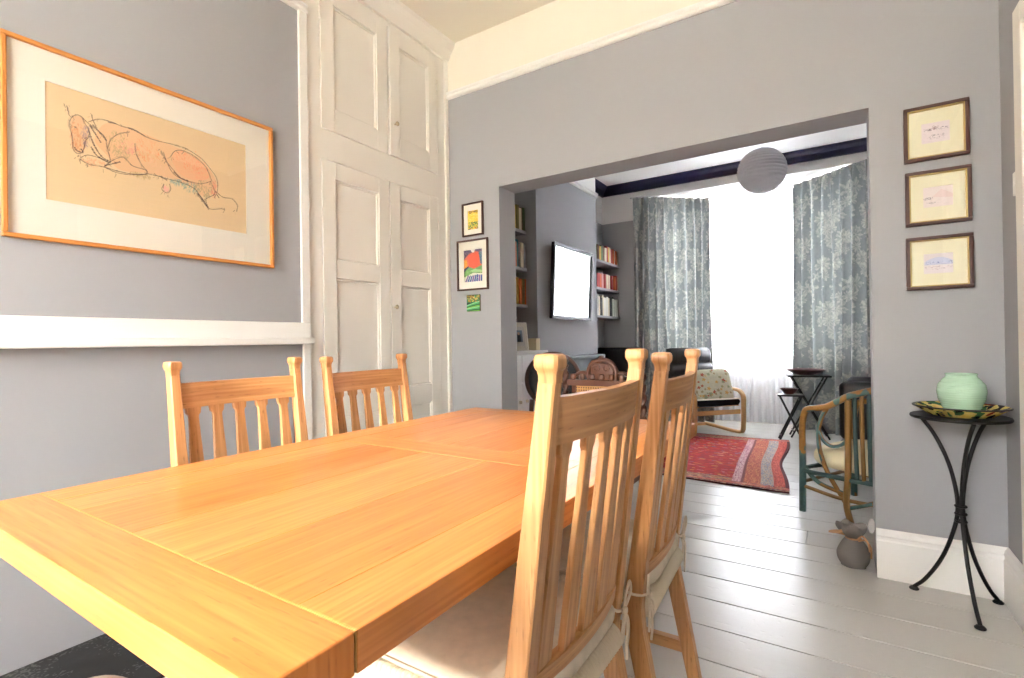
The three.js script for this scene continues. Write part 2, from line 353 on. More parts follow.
// door on the right wall
{
  const d = structGroup('door_1', 'white panelled door with architrave in the side wall', 'door');
  const z0 = -2.44, z1 = -1.66, t = 2.155;
  obj('architrave', merge([rbox(XR - 0.022, XR, 0, t + 0.085, z0 - 0.087, z0, 0.006, 'y'), rbox(XR - 0.022, XR, 0, t + 0.085, z1, z1 + 0.087, 0.006, 'y'), rbox(XR - 0.022, XR, t, t + 0.085, z0, z1, 0.006, 'z')]), M.cupboard, d);
  obj('leaf', box(XR - 0.006, XR + 0.03, 0.005, t, z0, z1, 'y'), M.cupboard, d);
  for (const [a, b] of [[0.2, 0.8], [0.95, 2.0]]) for (const [c, e] of [[z0 + 0.1, z0 + 0.35], [z1 - 0.35, z1 - 0.1]]) obj('panel', rbox(XR - 0.012, XR, a, b, c, e, 0.005, 'y'), M.cupboard, d);
  obj('knob', lathe([[0, 0], [0.012, 0], [0.012, 0.02], [0.028, 0.035], [0.028, 0.05], [0.015, 0.062], [0, 0.064]], 20).rotateZ(Math.PI / 2).translate(XR - 0.006, 1.0, z1 - 0.06), M.brass, d);
  const s = thing('light_switch', 'white light switch on the side wall near the door frame', 'switch', [XR, 1.637, -2.574], 0);
  obj('plate', rbox(-0.009, 0, -0.043, 0.043, -0.043, 0.043, 0.003), M.plastic, s);
  obj('rocker', rbox(-0.014, -0.008, -0.014, 0.014, -0.008, 0.008, 0.002), M.plastic, s);
}

// ---------------------------------------------------------------- built-in cupboard
{
  const c = thing('built_in_cupboard', 'cream built-in cupboard with two tall and two upper panelled doors', 'cupboard', [XL, 0, -2.233]);
  const zc = -2.233, Z = (z) => z - zc;
  // face frame
  obj('frame', merge([
    box(-0.03, 0, 0, 3.184, Z(-1.745), Z(-1.66), 'y'), box(-0.03, 0, 0, 3.184, Z(ZB), Z(-2.692), 'y'),
    box(-0.03, 0, 2.078, 2.24, Z(-2.692), Z(-1.745), 'z'), box(-0.03, 0, 3.04, 3.184, Z(-2.692), Z(-1.745), 'z'), box(-0.03, 0, 0, 0.12, Z(-2.692), Z(-1.745), 'z'),
    rbox(-0.004, 0.014, 0, 3.1, Z(-2.804), Z(-2.77), 0.005, 'y'),
  ]), M.cupboard, c);
  obj('carcass', box(-0.53, -0.05, 0, 3.184, Z(ZB), Z(-1.66), 'y'), M.cupboard, c);
  function door(zl, zr, y0, y1, rails, hingeAt, knobAt, swing = 0) {   // zl is the left (larger z) edge
    const d = new THREE.Group(); d.name = 'door'; c.add(d);
    const hz = hingeAt === 'l' ? zl : zr; d.position.set(0, 0, Z(hz)); d.rotation.y = swing;
    const A = zl - hz - 0.002, B = zr - hz + 0.002, st = 0.085, T0 = -0.026, T1 = 0.004;
    const parts = [rbox(T0, T1, y0, y1, A - st, A, 0.003, 'y', 1), rbox(T0, T1, y0, y1, B, B + st, 0.003, 'y', 1)];
    for (const [r0, r1] of rails) parts.push(rbox(T0, T1, r0, r1, B + st, A - st, 0.003, 'z', 1));
    obj('stiles_and_rails', merge(parts), M.cupboard, d);
    for (let i = 0; i + 1 < rails.length; i++) {
      const p0 = rails[i][1], p1 = rails[i + 1][0];
      obj('panel', box(T0, -0.012, p0 - 0.005, p1 + 0.005, B + st - 0.005, A - st + 0.005, 'y'), M.cupboard, d);
      // sloped bead round the recess
      const b = 0.012, q = (ya, yb, za, zb, g) => rbox(-0.013, -0.002, ya, yb, za, zb, 0.005, g, 1);
      obj('bead', merge([q(p0, p1, B + st, B + st + b, 'y'), q(p0, p1, A - st - b, A - st, 'y'), q(p0, p0 + b, B + st, A - st, 'z'), q(p1 - b, p1, B + st, A - st, 'z')]), M.cupboard, d);
    }
    const ys = [y0 + 0.18, y1 - 0.18];
    for (const hy of ys) obj('hinge', rod([[0.006, hy - 0.035, hingeAt === 'l' ? 0.001 : -0.001], [0.006, hy + 0.035, hingeAt === 'l' ? 0.001 : -0.001]], 0.006, { straight: true }), M.cupboard, d);
    if (knobAt) {
      const k = lathe([[0, 0], [0.006, 0], [0.006, 0.012], [0.013, 0.018], [0.014, 0.026], [0.008, 0.031], [0, 0.032]], 18).rotateZ(-Math.PI / 2).translate(T1, knobAt[0], knobAt[1] - hz);
      obj('knob', k, M.brass, d);
    }
  }
  const low = [[0.122, 0.26], [0.68, 0.8], [1.44, 1.54], [1.982, 2.076]], up = [[2.242, 2.365], [2.945, 3.038]];
  door(-1.747, -2.236, 0.122, 2.076, low, 'l', null);
  door(-2.238, -2.69, 0.122, 2.076, low, 'r', [1.301, -2.262]);
  door(-1.747, -2.233, 2.242, 3.038, up, 'l', null);
  door(-2.240, -2.69, 2.242, 3.038, up, 'r', [2.44, -2.279], 0.02);
}

// ---------------------------------------------------------------- pictures
const HORSE = {
  thin: [
    [[0.173,0.245],[0.219,0.194],[0.27,0.184],[0.317,0.199],[0.378,0.196],[0.435,0.228],[0.493,0.237],[0.567,0.228],[0.643,0.235],[0.723,0.293],[0.778,0.378],[0.812,0.462],[0.816,0.588],[0.796,0.673]],
    [[0.087,0.157],[0.09,0.191],[0.096,0.232],[0.105,0.254]], [[0.187,0.172],[0.191,0.213],[0.204,0.269]],
    [[0.159,0.269],[0.147,0.218],[0.125,0.211],[0.103,0.257],[0.097,0.312],[0.104,0.39],[0.108,0.47],[0.11,0.521],[0.124,0.545],[0.142,0.538],[0.154,0.487],[0.16,0.424],[0.174,0.37],[0.173,0.308],[0.159,0.269]],
    [[0.149,0.228],[0.183,0.269],[0.239,0.334],[0.253,0.433],[0.268,0.545]],
    [[0.253,0.433],[0.27,0.349],[0.306,0.271],[0.355,0.23]],
    [[0.132,0.591],[0.167,0.617],[0.236,0.615],[0.289,0.622],[0.375,0.615],[0.433,0.584]], [[0.138,0.579],[0.167,0.542],[0.206,0.54],[0.263,0.562]],
    [[0.236,0.615],[0.278,0.528],[0.322,0.484],[0.365,0.54],[0.433,0.554],[0.433,0.584],[0.299,0.639],[0.242,0.615]],
    [[0.433,0.584],[0.479,0.579],[0.515,0.576]], [[0.378,0.322],[0.382,0.409],[0.41,0.508],[0.438,0.562]],
    [[0.553,0.366],[0.579,0.288],[0.618,0.262],[0.683,0.288],[0.75,0.366],[0.784,0.501]], [[0.517,0.337],[0.541,0.443],[0.572,0.523],[0.628,0.557],[0.722,0.552],[0.779,0.504]], [[0.506,0.32],[0.529,0.402],[0.597,0.535]],
    [[0.497,0.581],[0.539,0.586],[0.615,0.588],[0.68,0.62],[0.733,0.722],[0.768,0.797],[0.847,0.768],[0.861,0.78]], [[0.777,0.504],[0.802,0.62],[0.747,0.705],[0.761,0.787]], [[0.694,0.663],[0.733,0.746],[0.764,0.806]],
    [[0.518,0.642],[0.508,0.705],[0.532,0.724],[0.552,0.685],[0.546,0.63]], [[0.802,0.593],[0.847,0.639],[0.906,0.642],[0.937,0.695],[0.935,0.77]],
  ],
  bold: [[[0.116,0.32],[0.12,0.326],[0.124,0.325]], [[0.115,0.50],[0.125,0.525],[0.14,0.53]], [[0.178,0.27],[0.2,0.33],[0.225,0.4]], [[0.19,0.26],[0.22,0.31],[0.25,0.37]], [[0.57,0.5],[0.6,0.54],[0.65,0.56]], [[0.7,0.66],[0.73,0.72],[0.76,0.79]], [[0.24,0.6],[0.28,0.56],[0.31,0.53]], [[0.257,0.196],[0.275,0.191],[0.294,0.189]], [[0.346,0.194],[0.389,0.206],[0.43,0.23]], [[0.173,0.317],[0.197,0.441],[0.232,0.53],[0.268,0.554]], [[0.183,0.46],[0.206,0.523],[0.257,0.564]], [[0.497,0.577],[0.52,0.59],[0.535,0.6]], [[0.812,0.627],[0.826,0.661]], [[0.14,0.5],[0.15,0.52],[0.146,0.535]]],
  wash: [[0.124,0.387,0.022,0.13,'200,110,60'],[0.162,0.36,0.016,0.1,'120,100,130'],[0.44,0.34,0.06,0.13,'225,120,70'],[0.49,0.45,0.05,0.12,'235,190,160'],[0.66,0.34,0.09,0.12,'232,120,80'],[0.72,0.41,0.05,0.1,'240,150,120'],[0.59,0.585,0.04,0.03,'80,140,150'],[0.665,0.61,0.05,0.05,'90,140,140'],[0.30,0.34,0.05,0.1,'150,145,90'],[0.735,0.59,0.05,0.09,'110,120,90'],[0.32,0.44,0.04,0.06,'160,150,110'],[0.197,0.58,0.05,0.03,'230,150,110'],[0.798,0.571,0.014,0.09,'225,130,110'],[0.345,0.36,0.04,0.07,'230,150,140'],[0.53,0.68,0.015,0.03,'235,170,160'],[0.4,0.6,0.05,0.02,'170,140,90']],
};
const texHorse = canvasTex(1400, 812, (g, w, h) => {
  g.fillStyle = '#dfc59c'; g.fillRect(0, 0, w, h);
  for (let i = 0; i < 500; i++) { g.strokeStyle = `rgba(${rnd() < 0.5 ? '250,225,175' : '215,180,120'},0.10)`; g.lineWidth = rr(1, 3); const y = rnd() * h, x = rnd() * w; g.beginPath(); g.moveTo(x, y); g.lineTo(x + rr(60, 260), y + rr(-2, 2)); g.stroke(); }
  const fill = (pts, c) => { g.fillStyle = c; g.beginPath(); new THREE.CatmullRomCurve3(pts.map(([u, v]) => V(u * w, v * h, 0)), true).getPoints(120).forEach((p, i) => i ? g.lineTo(p.x, p.y) : g.moveTo(p.x, p.y)); g.fill(); };
  fill([[0.25,0.21],[0.38,0.2],[0.56,0.24],[0.7,0.29],[0.79,0.42],[0.81,0.58],[0.74,0.68],[0.65,0.6],[0.5,0.57],[0.43,0.58],[0.3,0.6],[0.25,0.5],[0.2,0.4]], 'rgba(222,150,104,0.30)');
  fill([[0.15,0.22],[0.11,0.24],[0.1,0.36],[0.115,0.53],[0.145,0.53],[0.17,0.37]], 'rgba(206,122,80,0.25)');
  fill([[0.56,0.33],[0.62,0.27],[0.72,0.33],[0.77,0.46],[0.7,0.53],[0.6,0.5]], 'rgba(238,160,120,0.3)');
  for (const [x, y, a, b, c] of HORSE.wash) for (let k = 0; k < 70; k++) {
    const t = rnd() * 6.283, q = Math.sqrt(rnd()), px = (x + Math.cos(t) * q * a) * w, py = (y + Math.sin(t) * q * b) * h;
    g.strokeStyle = `rgba(${c},${rr(0.12, 0.34)})`; g.lineWidth = rr(3, 9); g.beginPath(); g.moveTo(px, py); g.lineTo(px + rr(-16, 16), py + rr(8, 30)); g.stroke();
  }
  const stroke = (pts, lw, al) => {
    const c = new THREE.CatmullRomCurve3(pts.map(([u, v]) => V(u * w, v * h, 0))), P = c.getPoints(pts.length * 8);
    for (let i = 0; i + 1 < P.length; i++) { g.strokeStyle = `rgba(62,46,40,${al * rr(0.45, 1)})`; g.lineWidth = lw * rr(0.5, 1.3); g.beginPath(); g.moveTo(P[i].x, P[i].y); g.lineTo(P[i + 1].x, P[i + 1].y); g.stroke(); }
  };
  for (const s of HORSE.thin) { stroke(s, 4.2, 0.8); stroke(s.map(([u, v]) => [u + rr(-0.007, 0.007), v + rr(-0.012, 0.012)]), 2.4, 0.4); stroke(s.map(([u, v]) => [u + rr(-0.004, 0.004), v + rr(-0.008, 0.008)]), 3, 0.5); }
  for (let i = 0; i < 160; i++) { const s = HORSE.thin[i % HORSE.thin.length], p = s[Math.floor(rnd() * s.length)], x = (p[0] + rr(-0.012, 0.012)) * w, y = (p[1] + rr(-0.02, 0.02)) * h; g.strokeStyle = `rgba(60,44,40,${rr(0.2, 0.6)})`; g.lineWidth = rr(1.5, 4.5); g.beginPath(); g.moveTo(x, y); g.lineTo(x + rr(-18, 18), y + rr(4, 30)); g.stroke(); }
  for (const s of HORSE.bold) stroke(s, 10, 0.9);
});
// a framed picture hanging flat: built facing +z at the origin, its middle at the middle of the frame
function framed(name, label, pos, turn, W, H, f, depth, frameMat, { mountMat = M.mount, window: win, tex, bevel = 0.003, slip, category = 'picture', group, glazed = true }) {
  const t = thing(name, label, category, pos, turn, group);
  const bar = (x0, x1, y0, y1, g) => rbox(x0, x1, y0, y1, 0.002, depth, bevel, g);
  obj('frame', merge([bar(-W / 2, W / 2, H / 2 - f, H / 2, 'x'), bar(-W / 2, W / 2, -H / 2, -H / 2 + f, 'x'), bar(-W / 2, -W / 2 + f, -H / 2 + f, H / 2 - f, 'y'), bar(W / 2 - f, W / 2, -H / 2 + f, H / 2 - f, 'y')]), frameMat, t);
  if (slip) { const s = slip, bar2 = (x0, x1, y0, y1, g) => rbox(x0, x1, y0, y1, 0.003, depth - 0.004, 0.002, g); const a = W / 2 - f + 0.001, b = H / 2 - f + 0.001;
    obj('slip', merge([bar2(-a, a, b - s, b, 'x'), bar2(-a, a, -b, -b + s, 'x'), bar2(-a, -a + s, -b + s, b - s, 'y'), bar2(a - s, a, -b + s, b - s, 'y')]), M.gilt, t); }
  const a = W / 2 - f * 0.6, b = H / 2 - f * 0.6, [x0, x1, y0, y1] = win;
  // mount with a cut window, the print behind it
  obj('mount', merge([box(-a, a, y1, b, 0.004, 0.008), box(-a, a, -b, y0, 0.004, 0.008), box(-a, x0, y0, y1, 0.004, 0.008), box(x1, a, y0, y1, 0.004, 0.008)]), mountMat, t);
  const p = new THREE.BoxGeometry(x1 - x0 + 0.004, y1 - y0 + 0.004, 0.002).translate((x0 + x1) / 2, (y0 + y1) / 2, 0.004);
  obj('print', p, mat({ map: tex, roughness: 0.9 }), t);
  if (glazed) obj('glazing', box(-a, a, -b, b, 0.0105, 0.0115), M.glass, t);
  return t;
}
framed('horse_drawing', 'large pale wood framed drawing of a reclining horse', [XL, 1.791, -0.98], Math.PI / 2, 0.955, 0.682, 0.015, 0.022, M.pine,
  { window: [-0.364, 0.348, -0.194, 0.219], tex: texHorse, bevel: 0.004 });

const texA = canvasTex(256, 340, (g, w, h) => {
  g.fillStyle = '#f2d24a'; g.fillRect(0, 0, w, h);
  for (let i = 0; i < 260; i++) { const y = rnd() * h, c = y < h * 0.14 ? ['#b8862f', '#e7b73a', '#7b5a2b'] : y < h * 0.58 ? ['#f5df5a', '#efc93c', '#f7e98c'] : y < h * 0.86 ? ['#4f7f35', '#7ea23d', '#2f5a2c', '#93b04a'] : ['#b0472d', '#c9b24c', '#3c6a30']; g.fillStyle = c[Math.floor(rnd() * c.length)]; g.fillRect(rnd() * w - 10, y, rr(10, 46), rr(5, 16)); }
});
framed('small_landscape_picture', 'small dark framed yellow and green landscape, topmost left of the opening', [-2.0925, 1.9195, ZB], 0, 0.178, 0.228, 0.01, 0.02, M.darkWood, { window: [-0.044, 0.044, -0.068, 0.062], tex: texA });
const texB = canvasTex(360, 440, (g, w, h) => {
  g.fillStyle = '#d96a4e'; g.fillRect(0, 0, w, h);
  const blob = (c, pts) => { g.fillStyle = c; g.beginPath(); pts.forEach(([x, y], i) => i ? g.lineTo(x * w, y * h) : g.moveTo(x * w, y * h)); g.closePath(); g.fill(); };
  blob('#5a4c72', [[0, 0], [1, 0], [1, 0.12], [0.6, 0.06], [0.25, 0.14], [0, 0.3]]); blob('#e9e4e0', [[0.35, 0], [0.62, 0], [0.55, 0.1], [0.45, 0.09]]);
  blob('#e2593f', [[0.2, 0.2], [0.35, 0.1], [0.5, 0.16], [0.72, 0.08], [0.85, 0.25], [0.75, 0.55], [0.5, 0.66], [0.3, 0.5]]); blob('#3e6d8e', [[0.8, 0.1], [1, 0.08], [1, 0.5], [0.88, 0.45]]);
  blob('#f0a33a', [[0, 0.3], [0.18, 0.32], [0.2, 0.56], [0, 0.6]]); blob('#3b3b66', [[0, 0.58], [0.25, 0.5], [0.3, 0.62], [0, 0.7]]);
  blob('#6da35a', [[0, 0.68], [0.3, 0.54], [0.55, 0.6], [1, 0.5], [1, 0.76], [0.5, 0.72], [0, 0.84]]); blob('#a9cf8e', [[0.3, 0.66], [0.6, 0.6], [1, 0.66], [1, 0.72], [0.55, 0.7]]);
  blob('#e8ead8', [[0, 0.84], [0.5, 0.72], [1, 0.76], [1, 1], [0, 1]]);
  for (let i = 0; i < 9; i++) blob(i % 3 ? '#2f4f9a' : '#7a5aa0', [[0.05 + i * 0.12, 0.98], [0.2 + i * 0.1, 0.78 + rr(-0.02, 0.04)], [0.28 + i * 0.1, 0.79], [0.14 + i * 0.12, 1]]);
  for (let i = 0; i < 60; i++) { g.strokeStyle = ['#2e2438', '#f3d6b0', '#8c3b30'][i % 3]; g.lineWidth = 2; const x = rnd() * w, y = rnd() * h; g.beginPath(); g.moveTo(x, y); g.lineTo(x + rr(-20, 20), y + rr(-30, 10)); g.stroke(); }
});
framed('abstract_picture', 'dark framed red, green and blue abstract, middle picture left of the opening', [-2.099, 1.6075, ZB], 0, 0.264, 0.349, 0.011, 0.02, M.darkWood, { window: [-0.077, 0.079, -0.115, 0.105], tex: texB });
const texC = canvasTex(220, 220, (g, w, h) => {
  g.fillStyle = '#2f7a4c'; g.fillRect(0, 0, w, h);
  for (let i = 0; i < 120; i++) { g.fillStyle = ['#d2a24a', '#b57a35', '#e8c77a', '#7a4f2a'][i % 4]; g.fillRect(rnd() * w, rnd() * h * 0.4, rr(4, 22), rr(4, 14)); }
  g.fillStyle = '#1d3d38'; g.fillRect(0, h * 0.46, w * 0.45, h * 0.16);
  for (let i = 0; i < 8; i++) { g.strokeStyle = ['#8fd0a0', '#56a868', '#1f5a3c', '#7ab84a'][i % 4]; g.lineWidth = 12; g.beginPath(); g.moveTo(-10, h * (0.66 + i * 0.05)); g.quadraticCurveTo(w * 0.5, h * (0.5 + i * 0.07), w + 10, h * (0.42 + i * 0.08)); g.stroke(); }
});
{
  const t = thing('painted_tile', 'small unframed green and gold landscape tile, lowest left of the opening', 'tile', [-2.097, 1.3445, ZB]);
  obj('tile_body', rbox(-0.057, 0.057, -0.057, 0.057, 0.001, 0.011, 0.004), mat({ color: '#6b5a3a', roughness: 0.5 }), t);
  obj('print', new THREE.BoxGeometry(0.11, 0.11, 0.001).translate(0, 0, 0.0115), mat({ map: texC, roughness: 0.3 }), t);
}
const sketch = (kind) => canvasTex(400, 300, (g, w, h) => {
  g.fillStyle = ['#eadfe2', '#efe4e2', '#eae3e6'][kind]; g.fillRect(0, 0, w, h);
  const scr = (n, x0, x1, y0, y1, cols, lw, l) => { for (let i = 0; i < n; i++) { g.strokeStyle = cols[i % cols.length]; g.lineWidth = lw; const x = rr(x0, x1) * w, y = rr(y0, y1) * h; g.beginPath(); g.moveTo(x, y); g.lineTo(x + rr(-l, l), y + rr(-l * 0.3, l * 0.3)); g.stroke(); } };
  if (kind === 0) { scr(50, 0.05, 0.95, 0.28, 0.4, ['#9a8b9c', '#b7a9b6', '#6f6270'], 4, 40); scr(30, 0.4, 0.62, 0.2, 0.36, ['#7d5b5a', '#a58a94'], 5, 24); scr(26, 0.25, 0.35, 0.32, 0.4, ['#4a4048'], 4, 20); scr(36, 0.3, 0.8, 0.6, 0.8, ['#6a5f6a', '#948694'], 4, 26); scr(40, 0, 1, 0.46, 0.9, ['#d8c9cf'], 3, 60); }
  if (kind === 1) { g.fillStyle = '#e6d2d0'; g.beginPath(); g.moveTo(0.3 * w, 0.5 * h); g.lineTo(0.62 * w, 0.16 * h); g.lineTo(w, 0.45 * h); g.lineTo(w, 0.6 * h); g.closePath(); g.fill(); scr(30, 0.05, 0.38, 0.5, 0.62, ['#5a5360', '#7f7684'], 5, 18); scr(14, 0.1, 0.45, 0.74, 0.8, ['#6d6470'], 4, 30); scr(40, 0, 1, 0.55, 0.95, ['#dccfd2', '#e3d4d0'], 3, 60); }
  if (kind === 2) { g.fillStyle = '#c9cfe6'; g.beginPath(); g.moveTo(0.05 * w, 0.42 * h); g.quadraticCurveTo(0.5 * w, 0.0, 0.97 * w, 0.4 * h); g.lineTo(0.97 * w, 0.56 * h); g.lineTo(0.05 * w, 0.56 * h); g.fill(); scr(50, 0.02, 0.98, 0.4, 0.56, ['#5468a8', '#3e4c86', '#8a9acb'], 7, 12); scr(30, 0.1, 0.9, 0.6, 0.8, ['#b9a6b0', '#9c8f9c', '#cdb9c0'], 4, 40); }
});
const creamMount = mat({ color: '#ebe7cc', roughness: 0.9 });
framed('watercolour_sketch', 'mahogany framed grey lake sketch, topmost of three right of the opening', [0.3675, 1.943, ZB], 0, 0.217, 0.234, 0.014, 0.024, M.pictureFrame, { mountMat: creamMount, slip: 0.006, window: [-0.047, 0.047, -0.043, 0.043], tex: sketch(0), group: 'three framed sketches right of the opening' });
framed('watercolour_sketch', 'mahogany framed faint pink mountain sketch, middle of three right of the opening', [0.37, 1.6655, ZB], 0, 0.218, 0.233, 0.014, 0.024, M.pictureFrame, { mountMat: creamMount, slip: 0.006, window: [-0.047, 0.051, -0.04, 0.046], tex: sketch(1), group: 'three framed sketches right of the opening' });
framed('watercolour_sketch', 'mahogany framed blue shoreline sketch, lowest of three right of the opening', [0.3705, 1.3865, ZB], 0, 0.221, 0.227, 0.014, 0.024, M.pictureFrame, { mountMat: creamMount, slip: 0.006, window: [-0.05, 0.047, -0.045, 0.04], tex: sketch(2), group: 'three framed sketches right of the opening' });

// ---------------------------------------------------------------- dining table
const TX0 = -1.536, TX1 = -0.470, TZ0 = -2.05, TZ1 = -0.275, TT = 0.75, TB = 0.6985;
{
  const cx = (TX0 + TX1) / 2, cz = (TZ0 + TZ1) / 2, t = thing('dining_table', 'long orange oak dining table with breadboard ends', 'table', [cx, 0, cz]);
  const X = (x) => x - cx, Z = (z) => z - cz, ms = [M.table, M.tableDeep, M.table, M.tableDeep];
  obj('end_board', rbox(X(TX0), X(TX1), TB, TT, Z(-0.392), Z(TZ1), 0.003, 'x'), M.tablePale, t);
  obj('end_board', rbox(X(TX0), X(TX1), TB, TT, Z(TZ0), Z(-1.955), 0.003, 'x'), M.table, t);
  obj('cross_board', rbox(X(-1.425), X(-0.58), TB + 0.006, TT, Z(-1.262), Z(-1.145), 0.002, 'x'), M.tablePale, t);
  for (const [a, b] of [[TX0, -1.425], [-0.58, TX1]]) obj('side_board', rbox(X(a) + 0.0004, X(b) - 0.0004, TB, TT, Z(-1.954), Z(-0.3945), 0.002, 'z'), M.tablePale, t);
  const seams = [-1.425, -1.30, -1.06, -0.82, -0.58];
  for (const [z0, z1] of [[-1.144, -0.3945], [-1.954, -1.263]])
    for (let i = 0; i < 4; i++) obj('plank', rbox(X(seams[i]) + 0.0004, X(seams[i + 1]) - 0.0004, TB + 0.006, TT - 0.0004, Z(z0), Z(z1), 0.0015, 'z'), ms[(i + (z0 < -1.5 ? 1 : 0)) % 4], t);
  obj('inlay_line', box(X(TX0) + 0.002, X(TX1) - 0.0005, TB + 0.004, TT - 0.0003, Z(-0.3945), Z(-0.3921)), M.seam, t);
  for (const z of [-0.72, -1.62]) {
    obj('pedestal', loft([[0.06, 0.05], [0.2, 0.045], [0.5, 0.045], [0.62, 0.055]].map(([y, r]) => ringY(0, y, Z(z), r * 1.3, r))), M.table, t);
    obj('foot_bar', rbox(-0.13, 0.13, 0, 0.06, Z(z) - 0.04, Z(z) + 0.04, 0.012, 'x'), M.table, t);
    obj('cross_bearer', rbox(-0.4, 0.4, 0.62, TB, Z(z) - 0.035, Z(z) + 0.035, 0.005, 'x'), M.table, t);
  }
  obj('long_stretcher', rbox(-0.02, 0.02, 0.25, 0.34, Z(-1.6), Z(-0.74), 0.005, 'z'), M.table, t);
}

// ---------------------------------------------------------------- dining chairs: facing +z, origin on the floor
function makeChair() {
  const t = thing('dining_chair', '', 'chair', [0, 0, 0], 0, 'matching oak slat-back dining chairs');
  const HX = 0.20, P = 0.0205;
  const zAt = (y) => y < 0.43 ? -0.27 + 0.075 * Math.min(1, y / 0.40) : -0.195 - 0.079 * (y - 0.43) / 0.6;   // line of the rear posts
  for (const s of [-1, 1]) {
    const sec = [[0, 0.0165], [0.2, 0.018], [0.38, 0.0195], [0.43, 0.0195], [0.5, 0.019], [0.75, 0.0165], [1.0, 0.0135]].map(([y, r]) => ringY(s * HX, y, zAt(y), r, r * 1.12, 0.003));
    const p = obj('rear_post', loft(sec, { grain: 'y' }), M.chair, t);
    const f = [[0.998, 0.0137, 0.003], [1.010, 0.0141, 0.003], [1.016, 0.0156, 0.004], [1.020, 0.0182, 0.005], [1.024, 0.0192, 0.005], [1.034, 0.0192, 0.005], [1.039, 0.0180, 0.005], [1.0415, 0.0150, 0.005], [1.042, 0.006, 0.003]].map(([y, r, k]) => ringY(s * HX, y, zAt(1.0) - 0.001, r, r * 1.1, k));
    obj('finial', loft(f, { grain: 'y', crease: 0.7 }), M.chair, p);
    obj('front_leg', loft([[0, 0.017], [0.3, 0.02], [0.44, 0.021]].map(([y, r]) => ringY(s * 0.215, y, 0.195, r, r)), { grain: 'y' }), M.chair, t);
  }
  const bow = (x) => -0.022 * (1 - (x / HX) ** 2);
  const railCurve = (y0, y1, th, dz = 0) => loft(Array.from({ length: 13 }, (_, i) => { const x = -0.192 + 0.384 * i / 12, y = (y0 + y1) / 2; return [[y1, 1], [y1, -1], [y0, -1], [y0, 1]].flatMap(([yy, sg]) => [V(x, yy, zAt(yy) + bow(x) + dz + sg * th)]); }), { grain: 'x' });
  obj('crest_rail', railCurve(0.90, 0.975, 0.0095), M.chair, t);
  obj('lower_rail', railCurve(0.498, 0.528, 0.011), M.chair, t);
  for (let i = -2; i <= 2; i++) {
    const x = i * 0.074, b = bow(x), w = [[0.52, 0.025], [0.60, 0.0242], [0.72, 0.0195], [0.82, 0.0152], [0.868, 0.0138], [0.876, 0.0145], [0.883, 0.0205], [0.902, 0.0225]];
    obj('slat', loft(w.map(([y, r]) => ringY(x, y, zAt(y) + b, r, 0.0062, 0.002)), { grain: 'y' }), M.chair, t);
  }
  const bar = (a, b, r = 0.011, h = 0.017, g = 'z') => { const d = b.clone().sub(a).normalize(), s = d.clone().cross(V(0, 1, 0)).normalize(); return loft([a, b].map((q) => [[r, h], [-r, h], [-r, -h], [r, -h]].map(([u, w]) => q.clone().addScaledVector(s, u).add(V(0, w, 0)))), { grain: g }); };
  for (const s of [-1, 1]) {
    obj('seat_rail', bar(V(s * HX, 0.425, zAt(0.425)), V(s * 0.215, 0.425, 0.195)), M.chair, t);
    obj('stretcher', bar(V(s * HX, 0.135, zAt(0.135)), V(s * 0.215, 0.135, 0.195)), M.chair, t);
  }
  obj('seat_rail', bar(V(-0.215, 0.425, 0.195), V(0.215, 0.425, 0.195), 0.011, 0.017, 'x'), M.chair, t);
  obj('seat_rail', bar(V(-HX, 0.425, zAt(0.425)), V(HX, 0.425, zAt(0.425)), 0.011, 0.017, 'x'), M.chair, t);
  obj('stretcher', bar(V(-0.215, 0.22, 0.195), V(0.215, 0.22, 0.195), 0.011, 0.017, 'x'), M.chair, t);
  // rush seat: four cord-wrapped rolls round the rails and a woven middle
  const roll = (a, b) => {
    const L = a.distanceTo(b), d = b.clone().sub(a).normalize(), s = d.clone().cross(V(0, 1, 0)).normalize(), N = Math.round(L / 0.003), rings = [];
    for (let i = 0; i <= N; i++) { const k = 0.0042 * (1 - Math.abs(Math.sin(i / 4 * Math.PI))), c = a.clone().addScaledVector(d, L * i / N); rings.push(Array.from({ length: 10 }, (_, j) => { const q = j / 10 * 2 * Math.PI; return c.clone().addScaledVector(s, Math.cos(q) * (0.021 - k) + Math.sin(q) * 0.003).add(V(0, Math.sin(q) * (0.031 - k), 0)).addScaledVector(d, Math.sin(q) * 0.008); })); }
    return loft(rings, { crease: 1.0, grain: 'y' });
  };
  obj('rush_seat', merge([roll(V(-HX + 0.022, 0.422, -0.218), V(HX - 0.022, 0.422, -0.218)), roll(V(-0.19, 0.438, 0.197), V(0.19, 0.438, 0.197)), roll(V(-HX, 0.438, -0.17), V(-0.215, 0.438, 0.17)), roll(V(HX, 0.438, -0.17), V(0.215, 0.438, 0.17)), rbox(-0.2, 0.2, 0.43, 0.455, -0.19, 0.19, 0.006)]), M.rush, t);
  const cu = obj('seat_cushion', merge([pad(0.43, 0.048, 0.41, 0.3).translate(0, 0.481, 0.0), pad(0.35, 0.05, 0.12, 0.4, 14).translate(0, 0.481, -0.178)]), M.linen, t);
  cu.userData.label = 'beige linen seat cushion tied to the chair';
  obj('piping', rod(Array.from({ length: 40 }, (_, i) => { const a = i / 40 * 2 * Math.PI, f = (v) => Math.sign(v) * Math.pow(Math.abs(v), 0.3); return [f(Math.cos(a)) * 0.216, 0.483, f(Math.sin(a)) * 0.211 - 0.005]; }), 0.004, { seg: 120, sides: 6, closed: true, grain: 'x' }), M.tie, cu);
